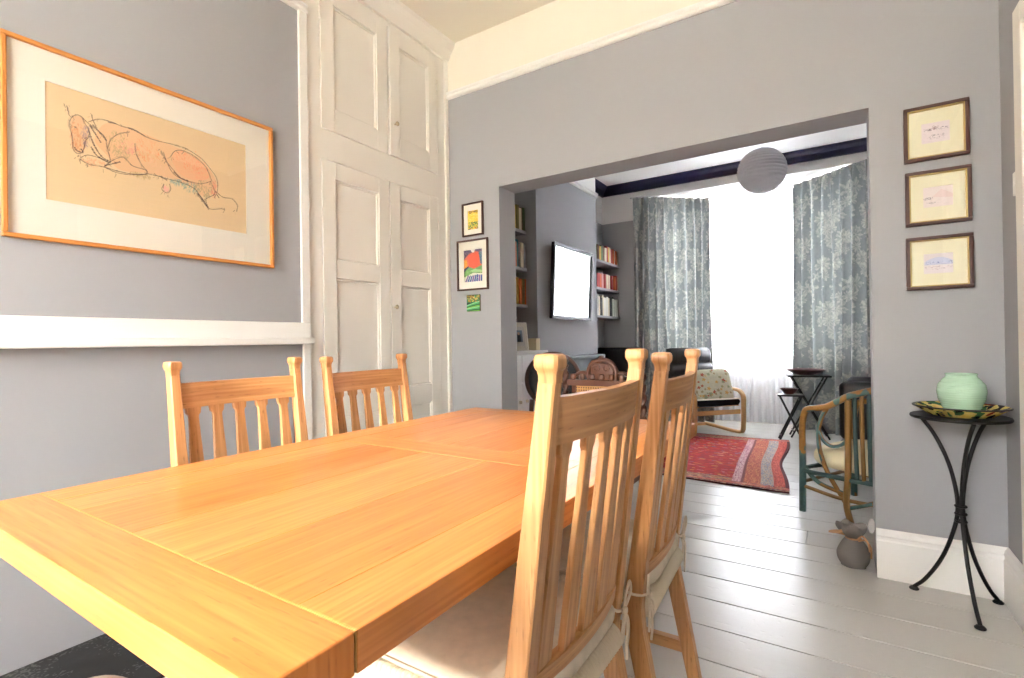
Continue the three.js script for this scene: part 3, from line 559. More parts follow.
  for (const s of [-1, 1]) {
    const x = s * HX, z = zAt(0.47), q = 0.026;
    const ties = [
      rod([[x - s * 0.02, 0.485, z + q], [x + s * q, 0.478, z + q], [x + s * q, 0.47, z - q * 0.2], [x + s * 0.006, 0.468, z - q - 0.002], [x - s * q, 0.475, z - q], [x - s * q, 0.483, z + 0.006]], 0.0034, { seg: 30, sides: 6 }),
      rod([[x, 0.468, z - q - 0.004], [x + s * 0.012, 0.50, z - q - 0.008], [x + s * 0.024, 0.523, z - q - 0.012], [x + s * 0.03, 0.50, z - q - 0.012], [x + s * 0.012, 0.476, z - q - 0.008], [x, 0.466, z - q - 0.005]], 0.0032, { seg: 30, sides: 6 }),
      rod([[x, 0.468, z - q - 0.004], [x - s * 0.014, 0.45, z - q - 0.01], [x - s * 0.026, 0.42, z - q - 0.01], [x - s * 0.017, 0.405, z - q - 0.008], [x - s * 0.004, 0.44, z - q - 0.008], [x, 0.466, z - q - 0.004]], 0.0032, { seg: 30, sides: 6 }),
      rod([[x, 0.466, z - q - 0.005], [x + s * 0.004, 0.43, z - q - 0.012], [x - s * 0.003, 0.39, z - q - 0.012], [x + s * 0.002, 0.36, z - q - 0.01]], 0.003, { seg: 20, sides: 6 }),
      rod([[x, 0.466, z - q - 0.005], [x + s * 0.014, 0.445, z - q - 0.01], [x + s * 0.018, 0.41, z - q - 0.01], [x + s * 0.014, 0.385, z - q - 0.008]], 0.003, { seg: 20, sides: 6 }),
      pad(0.018, 0.016, 0.014, 0.8, 8).translate(x, 0.467, z - q - 0.008),
    ];
    obj('tie', merge(ties), M.tie, cu);
  }
  return t;
}
const chair0 = makeChair();
const chairSpots = [
  [-0.642, -0.888, -Math.PI / 2, 1.017, 'oak slat-back chair in the foreground, nearest on the right of the table'],
  [-0.630, -1.385, -1.516, 1.006, 'oak slat-back chair just beyond the foreground one, nearest the opening on the right'],
  [-1.380, -0.922, Math.PI / 2, 0.993, 'oak slat-back chair against the grey panel, left of the cupboard'],
  [-1.380, -1.457, Math.PI / 2, 0.990, 'oak slat-back chair in front of the cream cupboard'],
];
chairSpots.forEach(([x, z, turn, s, label], i) => {
  const c = i ? chair0.clone() : chair0;
  if (i) { c.name = numbered('dining_chair'); c.userData = { ...chair0.userData }; scene.add(c); }
  c.position.set(x, 0, z); c.rotation.y = turn; c.scale.y = s; c.userData.label = label;
});

// low stool under the near end of the table, only a corner of its cushion in view
{
  const t = thing('cushioned_stool', 'low stool with rounded beige cushion under the near end of the table', 'stool', [-0.952, 0, -0.21], 0.12);
  obj('seat', rbox(-0.2, 0.2, 0.40, 0.435, -0.2, 0.2, 0.006), M.chair, t);
  obj('cushion', pad(0.43, 0.06, 0.43, 0.35).translate(0, 0.462, 0), M.linen, t);
  for (const a of [-1, 1]) for (const b of [-1, 1]) obj('leg', loft([[0, 0.015], [0.40, 0.02]].map(([y, r]) => ringY(a * 0.17, y, b * 0.17, r, r))), M.chair, t);
}

// tall sideboard behind the viewpoint, between the table and the garden door
{
  const t = thing('sideboard', 'plain oak sideboard standing behind the viewpoint', 'sideboard', [0.08, 0, 0.62]);
  obj('body', rbox(-0.42, 0.48, 0.08, 1.3, -0.2, 0.2, 0.004, 'y'), M.chair, t);
  obj('top', rbox(-0.44, 0.49, 1.3, 1.33, -0.22, 0.21, 0.005, 'x'), M.chair, t);
  for (const s of [-1, 1]) { const d = obj('door', rbox(s < 0 ? -0.40 : 0.032, s < 0 ? 0.028 : 0.46, 0.12, 1.27, -0.218, -0.2, 0.003, 'y'), M.chair, t); obj('knob', pad(0.03, 0.03, 0.03, 1, 8).translate(0.03 + s * 0.05, 0.8, -0.228), M.brass, d); obj('foot', rbox(0.03 + s * 0.41 - 0.025, 0.03 + s * 0.41 + 0.025, 0, 0.08, -0.18, 0.18, 0.004), M.chair, t); }
}

// ---------------------------------------------------------------- carved chair at the far end of the table
{
  const t = thing('carved_chair', 'dark carved oak chair with twisted posts and cane back at the far table end', 'chair', [-1.04, 0, -2.30]);
  const m = M.mahogany, bz = -0.2;
  const twist = (x, y0, y1, z, r) => { const n = Math.round((y1 - y0) / 0.006), rings = []; for (let i = 0; i <= n; i++) { const y = y0 + (y1 - y0) * i / n, ph = (y - y0) / 0.055 * Math.PI; rings.push(Array.from({ length: 12 }, (_, j) => { const a = j / 12 * 2 * Math.PI, q = r * (1 + 0.28 * Math.cos(2 * (a - ph))); return V(x + Math.cos(a) * q, y, z - Math.sin(a) * q); })); } return loft(rings, { crease: 1.2 }); };
  for (const s of [-1, 1]) {
    const p = obj('rear_post', merge([twist(s * 0.215, 0.5, 0.93, bz, 0.016), rbox(s * 0.215 - 0.02, s * 0.215 + 0.02, 0, 0.5, bz - 0.02, bz + 0.02, 0.003, 'y')]), m, t);
    obj('finial', lathe([[0, 0], [0.014, 0], [0.02, 0.012], [0.012, 0.022], [0.018, 0.034], [0.014, 0.052], [0.005, 0.066], [0, 0.068]], 16, [s * 0.215, 0.93, bz]), m, p);
    obj('front_leg', merge([twist(s * 0.22, 0.06, 0.38, 0.21, 0.018), rbox(s * 0.22 - 0.022, s * 0.22 + 0.022, 0.38, 0.46, 0.188, 0.232, 0.003, 'y'), rbox(s * 0.22 - 0.022, s * 0.22 + 0.022, 0, 0.06, 0.188, 0.232, 0.004, 'y')]), m, t);
    obj('seat_rail', rbox(s * 0.217 - 0.012, s * 0.217 + 0.012, 0.40, 0.45, bz, 0.2, 0.003, 'z'), m, t);
    obj('back_stile', rbox(s * 0.16 - 0.012, s * 0.16 + 0.012, 0.58, 0.84, bz - 0.012, bz + 0.012, 0.003, 'y'), m, t);
    obj('stretcher', rod([[s * 0.22, 0.16, bz], [s * 0.22, 0.16, 0.21]], 0.014, { straight: true }), m, t);
  }
  obj('top_rail', rbox(-0.2, 0.2, 0.835, 0.868, bz - 0.014, bz + 0.014, 0.004), m, t);
  obj('back_rail', rbox(-0.2, 0.2, 0.55, 0.585, bz - 0.014, bz + 0.014, 0.004), m, t);
  obj('seat', pad(0.46, 0.05, 0.44, 0.25).translate(0, 0.47, 0.0), M.tan, t);
  obj('seat_rail', rbox(-0.21, 0.21, 0.40, 0.45, 0.2, 0.222, 0.003), m, t);
  // crest: an arched openwork of scrolls and bosses
  const cr = [];
  cr.push(rod([[-0.075, 0.868, bz], [-0.078, 0.91, bz], [-0.055, 0.955, bz], [0, 0.972, bz], [0.055, 0.955, bz], [0.078, 0.91, bz], [0.075, 0.868, bz]], 0.013, { seg: 36 }));
  cr.push(pad(0.13, 0.09, 0.018, 0.7, 12).translate(0, 0.912, bz));
  cr.push(pad(0.03, 0.026, 0.026, 0.8, 8).translate(0, 0.985, bz));
  for (const s of [-1, 1]) { cr.push(rod([[s * 0.075, 0.90, bz], [s * 0.12, 0.905, bz], [s * 0.16, 0.885, bz], [s * 0.185, 0.868, bz]], (q) => 0.013 - 0.005 * q, { seg: 20 })); cr.push(rod(Array.from({ length: 14 }, (_, i) => { const a = i * 0.62, r = 0.026 - i * 0.0016; return [s * (0.03 + Math.cos(a) * r), 0.93 + Math.sin(a) * r, bz + 0.008]; }), 0.0055, { seg: 40, sides: 6 })); }
  obj('crest', merge(cr), m, t);
  for (let i = 0; i < 7; i++) obj('boss', pad(0.034, 0.034, 0.03, 0.9, 8).translate(-0.165 + i * 0.055, 0.883, bz + 0.006), m, t);
  const texCane = dataTex(128, 128, (u, v) => { const a = Math.abs(((u * 8) % 1) - 0.5), b = Math.abs(((v * 8) % 1) - 0.5); return a < 0.24 && b < 0.24 ? [70, 42, 24] : [198, 150, 92]; }); texCane.repeat.set(9, 9);
  obj('cane_panel', box(-0.15, 0.15, 0.58, 0.84, bz - 0.002, bz + 0.002), mat({ map: texCane, roughness: 0.7 }), t);
}

// ---------------------------------------------------------------- wire plant table with bowl and vase
{
  const cx = 0.404, cz = -2.645, top = 0.753, t = thing('plant_table', 'black wrought iron plant table with three curved legs', 'side table', [cx, 0, cz]);
  obj('top', lathe([[0, top - 0.008], [0.142, top - 0.008], [0.153, top - 0.006], [0.156, top], [0.153, top + 0.006], [0.146, top + 0.004], [0, top + 0.002]], 64), M.iron, t);
  for (const [fx, fz] of [[0.262, -2.735], [0.428, -2.485], [0.53, -2.758]]) {
    const dx = fx - cx, dz = fz - cz, L = Math.hypot(dx, dz), ux = dx / L, uz = dz / L;
    const g = obj('leg', rod([[L, 0.012], [L * 0.78, 0.055], [L * 0.4, 0.17], [0.024, 0.30], [0.011, 0.37], [0.012, 0.44], [0.04, 0.57], [0.09, 0.68], [0.138, top - 0.008]].map(([r, y]) => [ux * r, y, uz * r]), 0.0072, { seg: 48, sides: 10 }), M.iron, t);
    obj('foot', lathe([[0, 0.001], [0.017, 0.001], [0.018, 0.005], [0.012, 0.012], [0, 0.014]], 20, [ux * L, 0, uz * L]), M.iron, g);
  }
  obj('collar', merge([0.34, 0.37, 0.40].map((y) => rod(Array.from({ length: 16 }, (_, i) => [Math.cos(i / 16 * 6.2832) * 0.0165, y, Math.sin(i / 16 * 6.2832) * 0.0165]), 0.0045, { seg: 32, sides: 6, closed: true }))), M.iron, t);
  const b0 = top + 0.0065;
  const texGlaze = dataTex(512, 128, (u, v) => { const n = fbm(u, v, 40, 12, 3), m = fbm(u + 0.3, v, 26, 6, 2); return n > 0.66 ? [40, 34, 20] : m > 0.62 ? [62, 104, 66] : m < 0.3 ? [128, 62, 40] : mix([196, 168, 70], [224, 212, 150], n); });
  const bowl = thing('glazed_dish', 'yellow and green glazed dish with black rim on the plant table', 'dish', [0.408, b0, -2.645]);
  obj('body', lathe([[0, 0], [0.09, 0], [0.1, 0.003], [0.128, 0.022], [0.147, 0.034], [0.150, 0.038], [0.145, 0.039], [0.125, 0.028], [0.095, 0.010], [0, 0.006]], 64), mat({ map: texGlaze, roughness: 0.2 }), bowl);
  obj('rim', rod(Array.from({ length: 32 }, (_, i) => [Math.cos(i / 32 * 6.2832) * 0.1475, 0.037, Math.sin(i / 32 * 6.2832) * 0.1475]), 0.0036, { seg: 72, sides: 6, closed: true }), M.black, bowl);
  const prof = [[0, 0], [0.044, 0], [0.048, 0.004]], key = [[0.004, 0.048], [0.03, 0.061], [0.06, 0.0725], [0.09, 0.0765], [0.115, 0.073], [0.135, 0.06], [0.146, 0.0495], [0.152, 0.047], [0.158, 0.050]];
  for (let i = 1; i < 90; i++) { const y = 0.004 + 0.154 * i / 90; let k = 0; while (key[k + 1][0] < y) k++; const f = (y - key[k][0]) / (key[k + 1][0] - key[k][0]), s = f * f * (3 - 2 * f); prof.push([key[k][1] + (key[k + 1][1] - key[k][1]) * (0.5 * s + 0.5 * f) + (y < 0.14 ? 0.0007 * Math.cos(y / 0.0088 * 6.2832) : 0), y]); }
  prof.push([0.050, 0.159], [0.047, 0.160], [0.043, 0.156], [0.045, 0.14], [0.066, 0.1], [0.05, 0.02], [0, 0.01]);
  tag(obj('vase', lathe(prof, 72, [0.412, b0 + 0.0065, -2.645]), M.celadon), 'pale green ribbed round vase standing in the glazed dish', 'vase');
}

// ---------------------------------------------------------------- grey felt doorstop by the opening
{
  const t = thing('doorstop', 'grey felt bag doorstop tied with tan cord beside the opening', 'doorstop', [0.052, 0, -2.872]);
  const g = new THREE.SphereGeometry(1, 40, 28), p = g.attributes.position;
  for (let i = 0; i < p.count; i++) { const x = p.getX(i), y = p.getY(i), z = p.getZ(i), f = y < 0 ? 1.0 : 1 - 0.25 * y, yy = y < -0.75 ? -0.75 - (y + 0.75) * 0.02 : y, w = 1 + 0.03 * Math.sin(5 * Math.atan2(z, x) + 2 * y); p.setXYZ(i, x * 0.067 * f * w * (y < -0.75 ? 1.2 : 1), 0.062 + yy * 0.083, z * 0.062 * f * w); }
  g.computeVertexNormals();
  obj('body', triUV(g), M.felt, t);
  const neck = [];
  for (let i = 0; i <= 10; i++) { const q = i / 10, y = 0.13 + 0.062 * q, R = 0.024 + 0.03 * Math.sin(q * 2.2); neck.push(Array.from({ length: 48 }, (_, j) => { const a = j / 48 * 6.2832, w = 1 + 0.2 * q * Math.sin(6 * a + 1) + 0.1 * q * Math.sin(11 * a); return V(Math.cos(a) * R * w - 0.012 * q, y + 0.012 * q * Math.sin(4 * a + 0.5), -Math.sin(a) * R * w * 0.85); })); }
  obj('ruffle', loft(neck, { crease: 1.2 }), M.felt, t);
  obj('flap', loft(Array.from({ length: 9 }, (_, i) => { const q = i / 8, w = 0.026 * Math.sin(Math.PI * (0.15 + 0.85 * (1 - q))) + 0.001; return [[0, 1], [1, 0.3], [0, -1], [-1, 0.3]].map(([u, v]) => V(-0.03 - 0.068 * q, 0.162 - 0.01 * q + v * 0.014 * (1.1 - q), 0.03 + u * w)); }), { crease: 1 }), M.tan, t);
  obj('cord', merge([rod(Array.from({ length: 16 }, (_, i) => [Math.cos(i / 16 * 6.2832) * 0.029, 0.131, Math.sin(i / 16 * 6.2832) * 0.027]), 0.0045, { seg: 32, sides: 6, closed: true }), rod([[0.015, 0.135, 0.03], [0.035, 0.155, 0.035], [0.055, 0.13, 0.04], [0.062, 0.09, 0.04]], 0.004, { seg: 20, sides: 6 }), rod([[0.02, 0.13, 0.032], [0.045, 0.14, 0.04], [0.066, 0.11, 0.036], [0.067, 0.06, 0.036]], 0.004, { seg: 20, sides: 6 })]), M.tan, t);
  obj('tag', loft([0, 1].map((k) => Array.from({ length: 24 }, (_, i) => { const a = i / 24 * 6.2832; return V(0.0705 + k * 0.004 + Math.cos(a) * 0.012, 0.19 + Math.sin(a) * 0.034, -0.03 - Math.cos(a) * 0.012); }))), M.plastic, t);
}

// ---------------------------------------------------------------- sitting room: curtains, net, track
function cloth(path, y0, y1, pleat, amp, mt, name, label, category, group, head = 0.09) {
  const P = path.map(([x, z]) => V(x, 0, z)), seg = []; let L = 0;
  for (let i = 0; i + 1 < P.length; i++) { const d = P[i].distanceTo(P[i + 1]); seg.push([L, d]); L += d; }
  const at = (s) => { let i = 0; while (i + 1 < seg.length && s > seg[i][0] + seg[i][1]) i++; const q = (s - seg[i][0]) / seg[i][1], t = P[i + 1].clone().sub(P[i]).normalize(); return [P[i].clone().lerp(P[i + 1], q), V(-t.z, 0, t.x)]; };
  const n = Math.round(L / pleat * 12), rows = 36, ph = rnd() * 6, pos = [], uv = [], idx = [];
  const off = Array.from({ length: n + 1 }, (_, i) => { const s = i / n * L; return [s, ((q) => Math.sign(q) * Math.pow(Math.abs(q), 0.7))(Math.sin(s / pleat * 6.2832 + 0.9 * Math.sin(s / pleat * 1.3 + ph))), Math.sin(s / pleat * 2.3 + ph * 2), Math.sin(s / pleat * 6.2832 * 2)]; });
  let arc = 0;
  for (let i = 0; i <= n; i++) {
    const [s, a, b, c] = off[i], [q, nn] = at(s);
    if (i) arc += Math.hypot(L / n, (a - off[i - 1][1]) * amp);
    for (let j = 0; j <= rows; j++) {
      const t = j / rows, y = y1 + (y0 - y1) * t, hd = Math.min(1, (y1 - y) / head), k = amp * (0.35 + 0.65 * hd) * (0.8 + 0.35 * t);
      const o = a * k + b * amp * 0.45 * t * hd + c * amp * 0.22 * (1 - 0.8 * hd), w = 0.012 * Math.sin(t * 5 + s * 9) * hd;
      pos.push(q.x + nn.x * o + w * 0.5, y, q.z + nn.z * o); uv.push(arc, y * 1.0);
      if (i < n && j < rows) { const e = i * (rows + 1) + j; idx.push(e, e + 1, e + rows + 1, e + 1, e + rows + 2, e + rows + 1); }
    }
  }
  const g = new THREE.BufferGeometry();
  g.setAttribute('position', new THREE.Float32BufferAttribute(pos, 3)); g.setAttribute('uv', new THREE.Float32BufferAttribute(uv, 2)); g.setIndex(idx); g.computeVertexNormals();
  return tag(obj(name, g, mt), label, category, group);
}
cloth([[-2.16, -6.27], [-2.02, -6.30], [-1.36, -6.83]], 0.015, 2.872, 0.12, 0.066, M.curtain, 'patterned_curtain', 'pleated grey-blue floral curtain left of the bay window', 'curtain', 'patterned bay curtains');
cloth([[-0.39, -6.83], [0.16, -6.38], [0.36, -6.27]], 0.015, 2.872, 0.12, 0.066, M.curtain, 'patterned_curtain', 'pleated grey-blue floral curtain right of the bay window', 'curtain', 'patterned bay curtains');
cloth([[-1.56, -6.94], [-0.2, -6.94]], 0.03, 2.862, 0.075, 0.014, M.net, 'net_curtain', 'sheer white net curtain across the bay window', 'curtain', null, 0.05);
tag(obj('curtain_track', rod([[-2.2, 2.881, -6.29], [-2.02, 2.881, -6.33], [-1.40, 2.881, -6.88], [-0.36, 2.881, -6.88], [0.18, 2.881, -6.42], [0.4, 2.881, -6.29]], 0.008, { seg: 80, sides: 6, grain: 'x' }), M.shelfGrey), 'thin curtain track bent round the bay', 'curtain track');

// paper lantern
{
  const R = 0.19, cy = 2.47, t = thing('paper_lantern', 'round white ribbed paper lantern hanging from the sitting room ceiling', 'lamp', [-0.505, cy, -4.7]);
  const prof = []; for (let i = 0; i <= 144; i++) { const a = -Math.PI / 2 + 0.2 + (Math.PI - 0.4) * i / 144; prof.push([Math.cos(a) * (R - 0.006 * (1 - Math.abs(Math.sin(i / 144 * Math.PI * 18)))), Math.sin(a) * R * 0.97]); }
  obj('shade', lathe(prof, 56), M.paper, t);
  obj('ring', merge([-1, 1].map((s) => rod(Array.from({ length: 16 }, (_, i) => [Math.cos(i / 16 * 6.2832) * 0.038, s * R * 0.95, Math.sin(i / 16 * 6.2832) * 0.038]), 0.002, { seg: 32, sides: 6, closed: true }))), M.plastic, t);
  obj('cord', rod([[0, R * 0.6, 0], [0, C2 - cy - 0.001, 0]], 0.003, { straight: true, sides: 6 }), M.plastic, t);
  obj('ceiling_rose', lathe([[0, C2 - cy - 0.001], [0.045, C2 - cy - 0.001], [0.043, C2 - cy - 0.015], [0.01, C2 - cy - 0.04], [0, C2 - cy - 0.04]], 24), M.plastic, t);
}

// mirror over the fireplace, leaning out at the top
{
  const t = thing('wall_mirror', 'large black framed mirror on the chimney breast', 'mirror', [XBR + 0.012, 1.28, -4.47], Math.PI / 2);
  const inner = new THREE.Group(); inner.name = 'body'; inner.rotation.x = 0.05; t.add(inner);
  const W = 0.86, H = 0.69, f = 0.03, b = (x0, x1, y0, y1, g) => rbox(x0, x1, y0, y1, 0, 0.035, 0.004, g);
  obj('frame', merge([b(-W / 2, W / 2, 0, f, 'x'), b(-W / 2, W / 2, H - f, H, 'x'), b(-W / 2, -W / 2 + f, f, H - f, 'y'), b(W / 2 - f, W / 2, f, H - f, 'y')]), M.black, inner);
  obj('glass', box(-W / 2 + 0.01, W / 2 - 0.01, 0.01, H - 0.01, 0.006, 0.02), M.mirror, inner);
}
{
  const t = thing('fireplace', 'dark slate fireplace below the mirror on the chimney breast', 'fireplace', [XBR + 0.002, 0, -4.55], Math.PI / 2);
  obj('surround', merge([rbox(-0.5, -0.32, 0, 0.9, 0, 0.05, 0.005, 'y'), rbox(0.32, 0.5, 0, 0.9, 0, 0.05, 0.005, 'y'), rbox(-0.32, 0.32, 0.72, 0.9, 0, 0.05, 0.005, 'x')]), mat({ color: '#3b4442', roughness: 0.5 }), t);
  obj('opening', box(-0.32, 0.32, 0, 0.72, 0.001, 0.012), M.black, t);
  obj('mantel', rbox(-0.54, 0.54, 0.9, 0.93, 0, 0.11, 0.005), mat({ color: '#3b4442', roughness: 0.5 }), t);
}

// shelves and books
const ORD = ['first', 'second', 'third', 'fourth', 'fifth', 'sixth', 'seventh', 'eighth', 'ninth', 'tenth', 'eleventh', 'twelfth', 'thirteenth', 'fourteenth', 'fifteenth', 'sixteenth', 'seventeenth', 'eighteenth', 'nineteenth', 'twentieth', 'twenty-first', 'twenty-second', 'twenty-third'];
const COVERS = { orange: '#c9602f', cream: '#d8cbae', green: '#5f7a4f', red: '#a8322d', white: '#e0ddd4', brown: '#6d4630', blue: '#3f5f86', black: '#1e1c1e', yellow: '#c9a23f', teal: '#4c8a8c', maroon: '#4c1c20', olive: '#7c7440', grey: '#8b8a8a', pink: '#c98a86' };
const coverMat = Object.fromEntries(Object.entries(COVERS).map(([k, c]) => [k, mat({ color: c, roughness: 0.55 })])), pageMat = mat({ color: '#e6dcc4', roughness: 0.9 });
function bookRow(zNear, zFar, xFront, y, hMax, palette, where, group, thick) {
  let z = zNear, i = 0; const ws = [];
  for (let q = zNear; q > zFar + 0.02;) { const w = Math.min(rr(...thick), q - zFar); ws.push(w); q -= w; }
  for (const w of ws) {
    const h = hMax * rr(0.84, 1), d = rr(0.13, 0.17), colour = palette[(i * 3 + Math.floor(rnd() * 2)) % palette.length];
    const b = thing('book', `${colour} book, ${ORD[ws.length - 1 - i]} from the right ${where}`, 'book', [xFront - rr(0.002, 0.02) - d / 2, y, z - w / 2], 0, group);
    const c = 0.003;
    obj('cover', merge([rbox(d / 2 - 0.012, d / 2, 0, h, -w / 2 + 0.0008, w / 2 - 0.0008, 0.005, 'y', 2), box(-d / 2, d / 2 - 0.006, 0, h, w / 2 - c, w / 2 - 0.0008), box(-d / 2, d / 2 - 0.006, 0, h, -w / 2 + 0.0008, -w / 2 + c)]), coverMat[colour], b);
    obj('pages', box(-d / 2 + 0.004, d / 2 - 0.012, 0.003, h - 0.004, -w / 2 + c, w / 2 - c), pageMat, b);
    z -= w; i++;
  }
}
function shelf(z0, z1, depth, y, label) { return tag(obj('wall_shelf', rbox(XA, XA + depth, y - 0.028, y, z0, z1, 0.002, 'z'), M.shelfGrey), label, 'shelf', 'alcove bookshelves'); }
const G1 = 'books in the alcove beside the opening', G2 = 'books in the alcove by the curtain';
[[2.045, 0.215, ['cream', 'yellow', 'brown', 'black', 'olive', 'grey', 'green'], 'top'], [1.718, 0.24, ['orange', 'red', 'white', 'cream', 'teal', 'brown', 'grey'], 'middle'], [1.398, 0.24, ['yellow', 'olive', 'brown', 'orange', 'yellow'], 'lowest']].forEach(([y, h, pal, w]) => {
  shelf(-3.85, -3.0, 0.342, y, `grey ${w} bookshelf in the alcove beside the opening`);
  bookRow(-3.40, -3.845, -2.295, y, h, pal, `on the ${w} shelf beside the opening`, G1, [0.028, 0.05]);
});
[[2.05, 0.205, ['orange', 'cream', 'green', 'white', 'red', 'brown', 'orange', 'yellow'], 'top'], [1.715, 0.2, ['cream', 'orange', 'red', 'pink', 'green', 'red', 'cream', 'orange'], 'middle'], [1.375, 0.26, ['white', 'cream', 'grey', 'black', 'white', 'brown'], 'lowest']].forEach(([y, h, pal, w]) => {
  shelf(-6.42, -5.16, 0.234, y, `grey ${w} bookshelf in the alcove by the curtain`);
  bookRow(-5.52, -6.405, -2.405, y, h, pal, `on the ${w} shelf by the curtain`, G2, [0.04, 0.07]);
});
// white cabinet with things on it
{
  const t = thing('white_cabinet', 'low white cupboard in the alcove beside the opening', 'cabinet', [-2.36, 0, -3.425]);
  obj('body', box(-0.27, 0.245, 0, 0.975, -0.41, 0.41, 'y'), M.white, t);
  obj('top', rbox(-0.274, 0.268, 0.975, 0.998, -0.422, 0.422, 0.004, 'z'), M.white, t);
  for (const s of [-1, 1]) { const d = obj('door', rbox(0.245, 0.262, 0.08, 0.74, s < 0 ? -0.405 : 0.003, s < 0 ? -0.003 : 0.405, 0.003, 'y'), M.white, t); obj('knob', pad(0.026, 0.026, 0.026, 1, 8).translate(0.275, 0.6, s * 0.05), M.brass, d); }
  for (const s of [-1, 1]) { const d = obj('drawer', rbox(0.245, 0.262, 0.755, 0.965, s < 0 ? -0.405 : 0.003, s < 0 ? -0.003 : 0.405, 0.003, 'z'), M.white, t); obj('knob', pad(0.026, 0.026, 0.026, 1, 8).translate(0.275, 0.86, s * 0.2), M.brass, d); }
  bookRow(-3.5, -3.74, -2.33, 0.998, 0.3, ['maroon', 'maroon', 'brown', 'black'], 'standing on the white cabinet', 'books on the white cabinet', [0.035, 0.055]);
  const texPhoto = canvasTex(160, 220, (g, w, h) => { g.fillStyle = '#e8e6e2'; g.fillRect(0, 0, w, h); g.fillStyle = '#7d90a8'; g.fillRect(26, 40, w - 52, h - 90); g.fillStyle = '#3d4654'; g.fillRect(60, 80, 50, 90); g.fillStyle = '#c6a68c'; g.fillRect(70, 62, 28, 30); });
  const f = framed('photo_frame', 'pale wooden photo frame leaning on the white cabinet', [-2.19, 1.115, -3.52], 1.15, 0.17, 0.232, 0.014, 0.016, M.mount, { window: [-0.055, 0.055, -0.08, 0.08], tex: texPhoto, category: 'photo frame' }); f.rotation.order = 'YXZ'; f.rotation.x = -0.14;
  tag(obj('small_box', rbox(-2.24, -2.16, 0.9985, 1.1, -3.83, -3.76, 0.004), M.cream), 'small cream box at the end of the white cabinet', 'box');
}

// rug
{
  const texRug = canvasTex(1400, 1500, (g, w, h) => {
    const R = ['#a01f22', '#b52a2a', '#8c1a22', '#c43a30', '#97262c'];
    g.fillStyle = '#a32426'; g.fillRect(0, 0, w, h);
    const dash = (n, x0, x1, y0, y1, cols, l0, l1, t0, t1) => { for (let i = 0; i < n; i++) { g.fillStyle = cols[Math.floor(rnd() * cols.length)]; g.fillRect(rr(x0, x1), rr(y0, y1), rr(l0, l1), rr(t0, t1)); } };
    dash(2600, 0, w, 0, h, R, 20, 90, 4, 16);
    dash(700, 0, w * 0.76, h * 0.1, h * 0.9, ['#d98a8a', '#c86a3a', '#e0b48a', '#7c86a0', '#d9a24a', '#5c2a3c'], 14, 50, 4, 12);
    // long borders at near and far edges
    for (const [a, b, c] of [[0, 0.018, '#5a2a2a'], [0.018, 0.05, '#c4685a'], [0.05, 0.058, '#3a2a34'], [0.058, 0.09, '#b07a5a'], [0.09, 0.1, '#6a2430']]) for (const f of [0, 1]) { const y0 = f ? (1 - b) * h : a * h; g.fillStyle = c; g.fillRect(0, y0, w, (b - a) * h); dash(300, 0, w, y0, y0 + (b - a) * h - 5, ['#d8a08a', '#8c3a34', '#5c5a70', '#c8b48a'], 8, 26, 3, 6); }
    // end bands at the right
    const bands = [[0.76, 0.80, '#c99aa0', ['#d8b0b4', '#a86a7a', '#e0c4c4']], [0.80, 0.812, '#5a2a30', ['#7a3a40']], [0.812, 0.885, '#b8624e', ['#c97a5a', '#a04a40', '#d0906a']], [0.885, 0.94, '#b9a89c', ['#cabbae', '#8f93a6', '#a98e80', '#7f8aa0']], [0.94, 0.985, '#c2564a', ['#d06a58', '#a8443e']], [0.985, 1, '#4a2228', ['#5a2a2e']]];
    for (const [a, b, c, k] of bands) { g.fillStyle = c; g.fillRect(a * w, h * 0.055, (b - a) * w, h * 0.89); dash(500, a * w, b * w - 8, h * 0.055, h * 0.94, k, 3, 8, 10, 36); }
  });
  const nx = 60, nz = 60, g = new THREE.BoxGeometry(1, 0.009, 1, nx, 1, nz), p = g.attributes.position, uv = g.attributes.uv;
  for (let i = 0; i < p.count; i++) {
    const u = p.getX(i) + 0.5, v = p.getZ(i) + 0.5, edge = Math.pow(u, 6);
    const a = (u - 1) * 1.52, b = (1 - v) * 1.95, x = -0.315 + a * 0.996 - b * 0.066 + edge * 0.028 * Math.sin(v * 7.5 + 0.6), y = p.getY(i) + 0.0055 + edge * 0.018 * (1 + Math.sin(v * 9 + 1)) * 0.5, z = -3.95 + a * 0.08 - b * 0.997;
    p.setXYZ(i, x, y, z); uv.setXY(i, u, 1 - v);
  }
  g.computeVertexNormals();
  tag(obj('patterned_rug', plain(g), mat({ map: texRug, roughness: 1, bumpMap: texWeave, bumpScale: 0.0015 })), 'red oriental rug with striped end bands on the sitting room floor', 'rug');
}

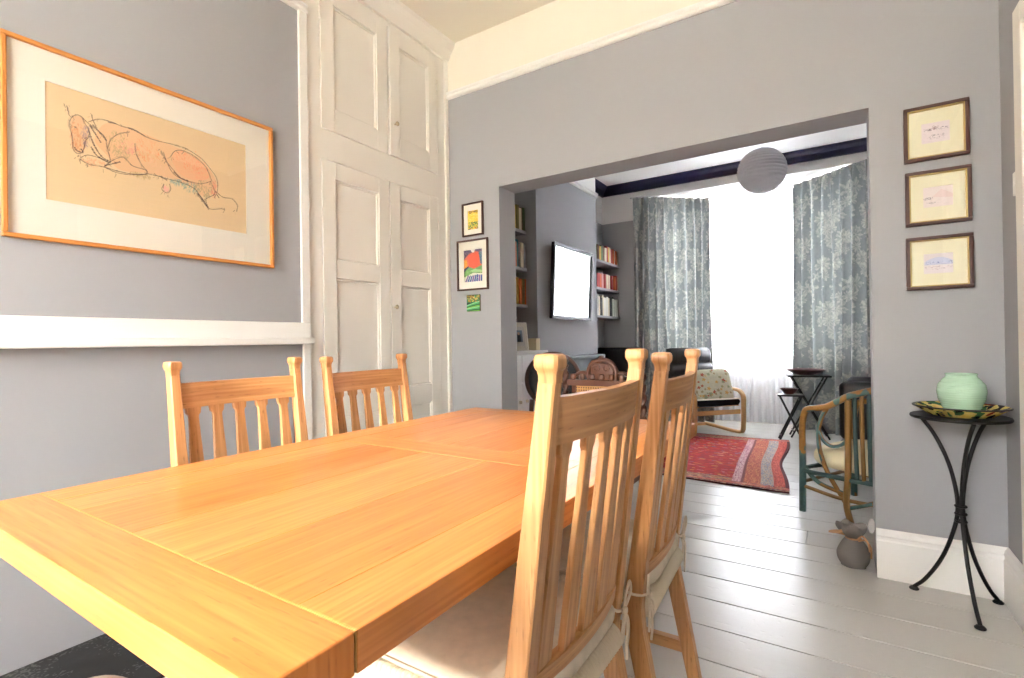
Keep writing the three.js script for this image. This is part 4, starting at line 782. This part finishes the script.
// bentwood easy chair in front of the left curtain
{
  const t = thing('easy_chair', 'bentwood easy chair with black leather cushion beside the net curtain', 'armchair', [-1.345, 0, -6.16], 0.82);
  for (const s of [-1, 1]) obj('side_frame', band([[0, 0.02, -0.36], [0, 0.018, -0.1], [0, 0.016, 0.2], [0, 0.03, 0.315], [0, 0.12, 0.335], [0, 0.3, 0.34], [0, 0.43, 0.335], [0, 0.48, 0.28], [0, 0.50, 0.1], [0, 0.53, -0.1], [0, 0.55, -0.24]], 0.05, 0.028, V(1, 0, 0), { seg: 60 }).translate(s * 0.31, 0, 0), M.birch, t);
  for (const s of [-1, 1]) obj('back_frame', band([[0, 0.33, 0.30], [0, 0.29, 0.05], [0, 0.27, -0.12], [0, 0.32, -0.21], [0, 0.55, -0.25], [0, 0.92, -0.33]], 0.05, 0.024, V(1, 0, 0), { seg: 40 }).translate(s * 0.255, 0, 0), M.birch, t);
  obj('front_rail', rbox(-0.31, 0.31, 0.225, 0.275, 0.27, 0.295, 0.004), M.birch, t);
  obj('rear_rail', rbox(-0.31, 0.31, 0.005, 0.035, -0.36, -0.31, 0.004), M.birch, t);
  obj('mid_rail', rbox(-0.31, 0.31, 0.25, 0.28, -0.15, -0.1, 0.004), M.birch, t);
  obj('seat_cushion', band([[0, 0.37, 0.33], [0, 0.355, 0.2], [0, 0.33, 0.05], [0, 0.31, -0.1], [0, 0.35, -0.17], [0, 0.48, -0.195], [0, 0.62, -0.225], [0, 0.78, -0.255]], 0.55, (q) => 0.075 + 0.02 * Math.sin(q * Math.PI), V(1, 0, 0), { seg: 40, k: 0.03 }), M.leather, t);
  obj('cushion_piping', band([[0, 0.405, 0.338], [0, 0.393, 0.2], [0, 0.372, 0.05]], 0.54, 0.012, V(1, 0, 0), { seg: 16, k: 0.005 }), M.mount, t);
  obj('headrest', band([[0, 0.78, -0.22], [0, 0.84, -0.23], [0, 0.90, -0.235], [0, 0.955, -0.255]], 0.57, (q) => 0.07 + 0.07 * Math.sin(q * Math.PI), V(1, 0, 0), { seg: 16, k: 0.03 }), M.leather, t);
  obj('lumbar_roll', band([[0, 0.64, -0.19], [0, 0.69, -0.19], [0, 0.74, -0.195], [0, 0.78, -0.21]], 0.56, (q) => 0.06 + 0.08 * Math.sin(q * Math.PI), V(1, 0, 0), { seg: 14, k: 0.03 }), M.leather, t);
  const texFloral = dataTex(512, 512, (u, v) => {
    const n = fbm(u, v, 16, 16, 3); let c = mix([178, 178, 158], [198, 192, 168], n);
    for (let k = 0; k < 60; k++) { const cx = hash(k, 3), cy = hash(k, 11), r = 0.03 + 0.03 * hash(k, 5), dx = u - cx, dy = v - cy, d = Math.hypot(dx, dy), a = Math.atan2(dy, dx); if (d < r * (0.8 + 0.3 * Math.cos(5 * a))) c = [[164, 84, 66], [190, 150, 88], [140, 148, 118], [196, 190, 160], [150, 134, 104]][k % 5]; }
    return c;
  }); texFloral.repeat.set(2.6, 2.6);
  const cu = tag(obj('floral_cushion', pad(0.42, 0.13, 0.38, 0.3, 18), mat({ map: texFloral, roughness: 0.95 })), 'floral cushion leaning in the bentwood easy chair', 'cushion');
  cu.position.set(-1.19, 0.545, -6.06); cu.rotation.order = 'YXZ'; cu.rotation.set(1.15, 0.66, 0.06);
}

// folding tables with bowls
function foldingTable(label, x, z, turn, w, d, h) {
  const t = thing('folding_table', label, 'table', [x, 0, z], turn, 'black folding tables by the curtain');
  obj('top', rbox(-w / 2, w / 2, h - 0.018, h, -d / 2, d / 2, 0.004), M.black, t);
  for (const s of [-1, 1]) for (const k of [-1, 1]) obj('leg', rod([[k * w * 0.44, 0.004, s * (d * 0.38 + k * 0.008)], [-k * w * 0.4, h - 0.018, s * (d * 0.38 + k * 0.008)]], 0.0095, { straight: true, sides: 8 }), M.black, t);
  for (const k of [-1, 1]) { obj('rail', rod([[k * w * 0.38, h * 0.07 + 0.02, -d * 0.4], [k * w * 0.38, h * 0.07 + 0.02, d * 0.4]], 0.007, { straight: true, sides: 8 }), M.black, t); obj('rail', rod([[k * w * 0.33, h * 0.88, -d * 0.4], [k * w * 0.33, h * 0.88, d * 0.4]], 0.007, { straight: true, sides: 8 }), M.black, t); }
  return t;
}
foldingTable('taller black folding table in front of the right curtain', -0.263, -6.30, 0.15, 0.40, 0.26, 0.669);
foldingTable('smaller black folding table nested before the taller one', -0.417, -6.03, 0.15, 0.245, 0.18, 0.482);
tag(obj('wide_bowl', lathe([[0, 0], [0.07, 0], [0.1, 0.012], [0.16, 0.038], [0.185, 0.056], [0.187, 0.06], [0.178, 0.058], [0.1, 0.022], [0, 0.012]], 48, [-0.286, 0.670, -6.30]), M.bowl), 'wide shallow red-brown bowl on the taller folding table', 'bowl');
tag(obj('small_bowl', lathe([[0, 0], [0.04, 0], [0.045, 0.006], [0.07, 0.035], [0.088, 0.06], [0.084, 0.06], [0.05, 0.02], [0, 0.012]], 40, [-0.427, 0.483, -6.03]), M.bowl), 'small dark bowl on the smaller folding table', 'bowl');

// black leather seats
function clubChair(label, x, z, turn, w, d, h, arm) {
  const t = thing('leather_armchair', label, 'armchair', [x, 0, z], turn);
  obj('base', rbox(-w / 2, w / 2, 0.06, 0.26, -d / 2, d / 2, 0.03), M.leather, t);
  obj('seat_cushion', rbox(-w / 2 + 0.12, w / 2 - 0.12, 0.26, 0.43, -d / 2 + 0.16, d / 2 - 0.01, 0.05, 'x', 4), M.leather, t);
  obj('backrest', rbox(-w / 2, w / 2, 0.26, h, -d / 2, -d / 2 + 0.17, 0.04, 'x', 4), M.leather, t);
  for (const s of [-1, 1]) { obj('arm', rbox(s < 0 ? -w / 2 : w / 2 - 0.13, s < 0 ? -w / 2 + 0.13 : w / 2, 0.26, arm, -d / 2 + 0.15, d / 2, 0.05, 'z', 4), M.leather, t); for (const e of [-1, 1]) obj('foot', rbox(s * (w / 2 - 0.06) - 0.025, s * (w / 2 - 0.06) + 0.025, 0, 0.065, e * (d / 2 - 0.06) - 0.025, e * (d / 2 - 0.06) + 0.025, 0.004), M.black, t); }
}
clubChair('tall black leather armchair in the alcove under the far bookshelves', -2.31, -5.84, 0, 0.62, 0.62, 0.98, 0.66);
clubChair('black leather armchair behind the cane chair by the right curtain', 0.40, -5.1, -Math.PI / 2 - 0.1, 0.74, 0.72, 0.74, 0.72);

// oval-backed chair beside the white cabinet
{
  const t = thing('oval_back_chair', 'oval-backed dark leather chair with brown wood rim near the fireplace', 'chair', [-1.78, 0, -3.34], 0.48);
  const ov = (rx, ry, z, n = 32) => Array.from({ length: n }, (_, i) => V(Math.cos(i / n * 6.2832) * rx, 0.775 + Math.sin(i / n * 6.2832) * ry, z - 0.04 * Math.sin(i / n * 6.2832)));
  obj('back_rim', rod(ov(0.205, 0.2, -0.2), 0.018, { seg: 64, sides: 8, closed: true }), M.mahogany, t);
  obj('back_pad', pad(0.385, 0.06, 0.375, 0.95, 16).rotateX(Math.PI / 2).rotateX(-0.19).translate(0, 0.775, -0.2), M.leather, t);
  obj('seat', pad(0.48, 0.1, 0.46, 0.4).translate(0, 0.44, 0.02), M.leather, t);
  obj('seat_rail', rbox(-0.22, 0.22, 0.36, 0.41, -0.2, 0.23, 0.02), M.mahogany, t);
  for (const s of [-1, 1]) { obj('rear_leg', rod([[s * 0.18, 0, -0.3], [s * 0.18, 0.2, -0.24], [s * 0.18, 0.4, -0.2], [s * 0.17, 0.62, -0.19]], 0.018, { seg: 20 }), M.mahogany, t); obj('front_leg', rod([[s * 0.2, 0, 0.2], [s * 0.205, 0.2, 0.2], [s * 0.2, 0.37, 0.19]], (q) => 0.013 + 0.008 * q, { seg: 16 }), M.mahogany, t); }
}

// cane armchair, mostly behind the right of the opening: built facing +z, turned to face the left
{
  const texCaneRod = dataTex(256, 256, (u, v) => { const n = fbm(u, v, 5, 5, 4), m = fbm(u + 0.5, v, 30, 8, 2); return n > 0.47 ? mix([58, 88, 88], [86, 116, 108], m) : mix([120, 80, 36], [172, 124, 60], m); });
  const cane = mat({ map: texCaneRod, roughness: 0.45 }), texGold = dataTex(128, 128, (u, v) => mix([112, 80, 38], [166, 124, 66], fbm(u, v, 4, 24, 3))), gold = mat({ map: texGold, roughness: 0.45 }), teal = mat({ color: '#3f5856', roughness: 0.5 });
  const t = thing('cane_armchair', 'barrel-backed cane armchair with teal and gold rods beside the opening', 'armchair', [0.243, 0, -3.653], -2.06);
  const bend = (a, y) => V(Math.cos(a) * 0.30, y, 0.06 - Math.sin(a) * 0.37);      // a from 0 (right side) to pi (left side), round the back
  const topY = (a) => 0.74 + 0.13 * Math.sin(a);
  const arm = []; for (const s of [1]) arm.push(V(0.29, 0.02, 0.335), V(0.29, 0.3, 0.33), V(0.29, 0.57, 0.325), V(0.293, 0.64, 0.30), V(0.296, 0.655, 0.24), V(0.298, 0.67, 0.18), V(0.3, 0.71, 0.11));
  for (let i = 0; i <= 12; i++) arm.push(bend(i / 12 * Math.PI, topY(i / 12 * Math.PI)));
  const full = [...arm, ...arm.slice(0, 7).reverse().map((q) => V(-q.x, q.y, q.z))];
  obj('arm_rail', rod(full, 0.0185, { seg: 160, sides: 12 }), cane, t);
  obj('seat_ring', rod([V(0.285, 0.27, 0.33), V(0.295, 0.27, 0.12), ...Array.from({ length: 9 }, (_, i) => bend(i / 8 * Math.PI, 0.27).multiply(V(0.97, 1, 0.97))), V(-0.295, 0.27, 0.12), V(-0.285, 0.27, 0.33), V(0, 0.27, 0.34)], 0.014, { seg: 100, closed: true }), teal, t);
  for (let i = 1; i < 34; i++) { const a = i / 34 * Math.PI, lo = bend(a, 0.26).multiply(V(0.96, 1, 0.96)), hi = bend(a, topY(a) - 0.008); obj('slat', rod([lo, lo.clone().lerp(hi, 0.5).multiply(V(1.02, 1, 1.02)), hi], 0.0112, { seg: 10, sides: 7 }), i % 2 ? teal : gold, t); }
  for (const s of [-1, 1]) {
    obj('rear_leg', rod([[s * 0.24, 0.005, 0.085], [s * 0.285, 0.12, 0.085], [s * 0.295, 0.3, 0.07], [s * 0.3, 0.72, 0.06]], 0.017, { seg: 24, sides: 10 }), gold, t);
    obj('back_leg', rod([[s * 0.17, 0.005, -0.26], [s * 0.16, 0.27, -0.24]], 0.016, { straight: true }), gold, t);
    obj('scroll', merge([rod([[s * 0.297, 0.675, 0.17], [s * 0.297, 0.6, 0.21], [s * 0.297, 0.52, 0.23], [s * 0.295, 0.42, 0.225], [s * 0.29, 0.3, 0.19], [s * 0.27, 0.13, 0.1]], 0.0125, { seg: 40, sides: 10 }), rod([[s * 0.297, 0.53, 0.228], [s * 0.297, 0.47, 0.2], [s * 0.297, 0.445, 0.16], [s * 0.297, 0.455, 0.11], [s * 0.297, 0.49, 0.07]], 0.0105, { seg: 28, sides: 10 })]), cane, t);
    obj('brace', rod([[s * 0.29, 0.30, 0.325], [s * 0.285, 0.22, 0.25], [s * 0.28, 0.18, 0.1]], 0.0125, { seg: 16 }), cane, t);
    obj('stretcher', rod([[s * 0.29, 0.175, 0.33], [s * 0.285, 0.15, 0.08], [s * 0.17, 0.15, -0.25]], 0.011, { seg: 20 }), gold, t);
    obj('brace', rod([[s * 0.27, 0.1, 0.085], [s * 0.26, 0.18, -0.08], [s * 0.2, 0.26, -0.2]], 0.0125, { seg: 16 }), cane, t);
  }
  obj('stretcher', rod([[-0.29, 0.2, 0.33], [0.29, 0.2, 0.33]], 0.011, { straight: true }), gold, t);
  obj('seat_cushion', pad(0.53, 0.15, 0.56, 0.45).translate(0, 0.355, 0.055), M.cream, t);
}
renderer.render(scene, camera);
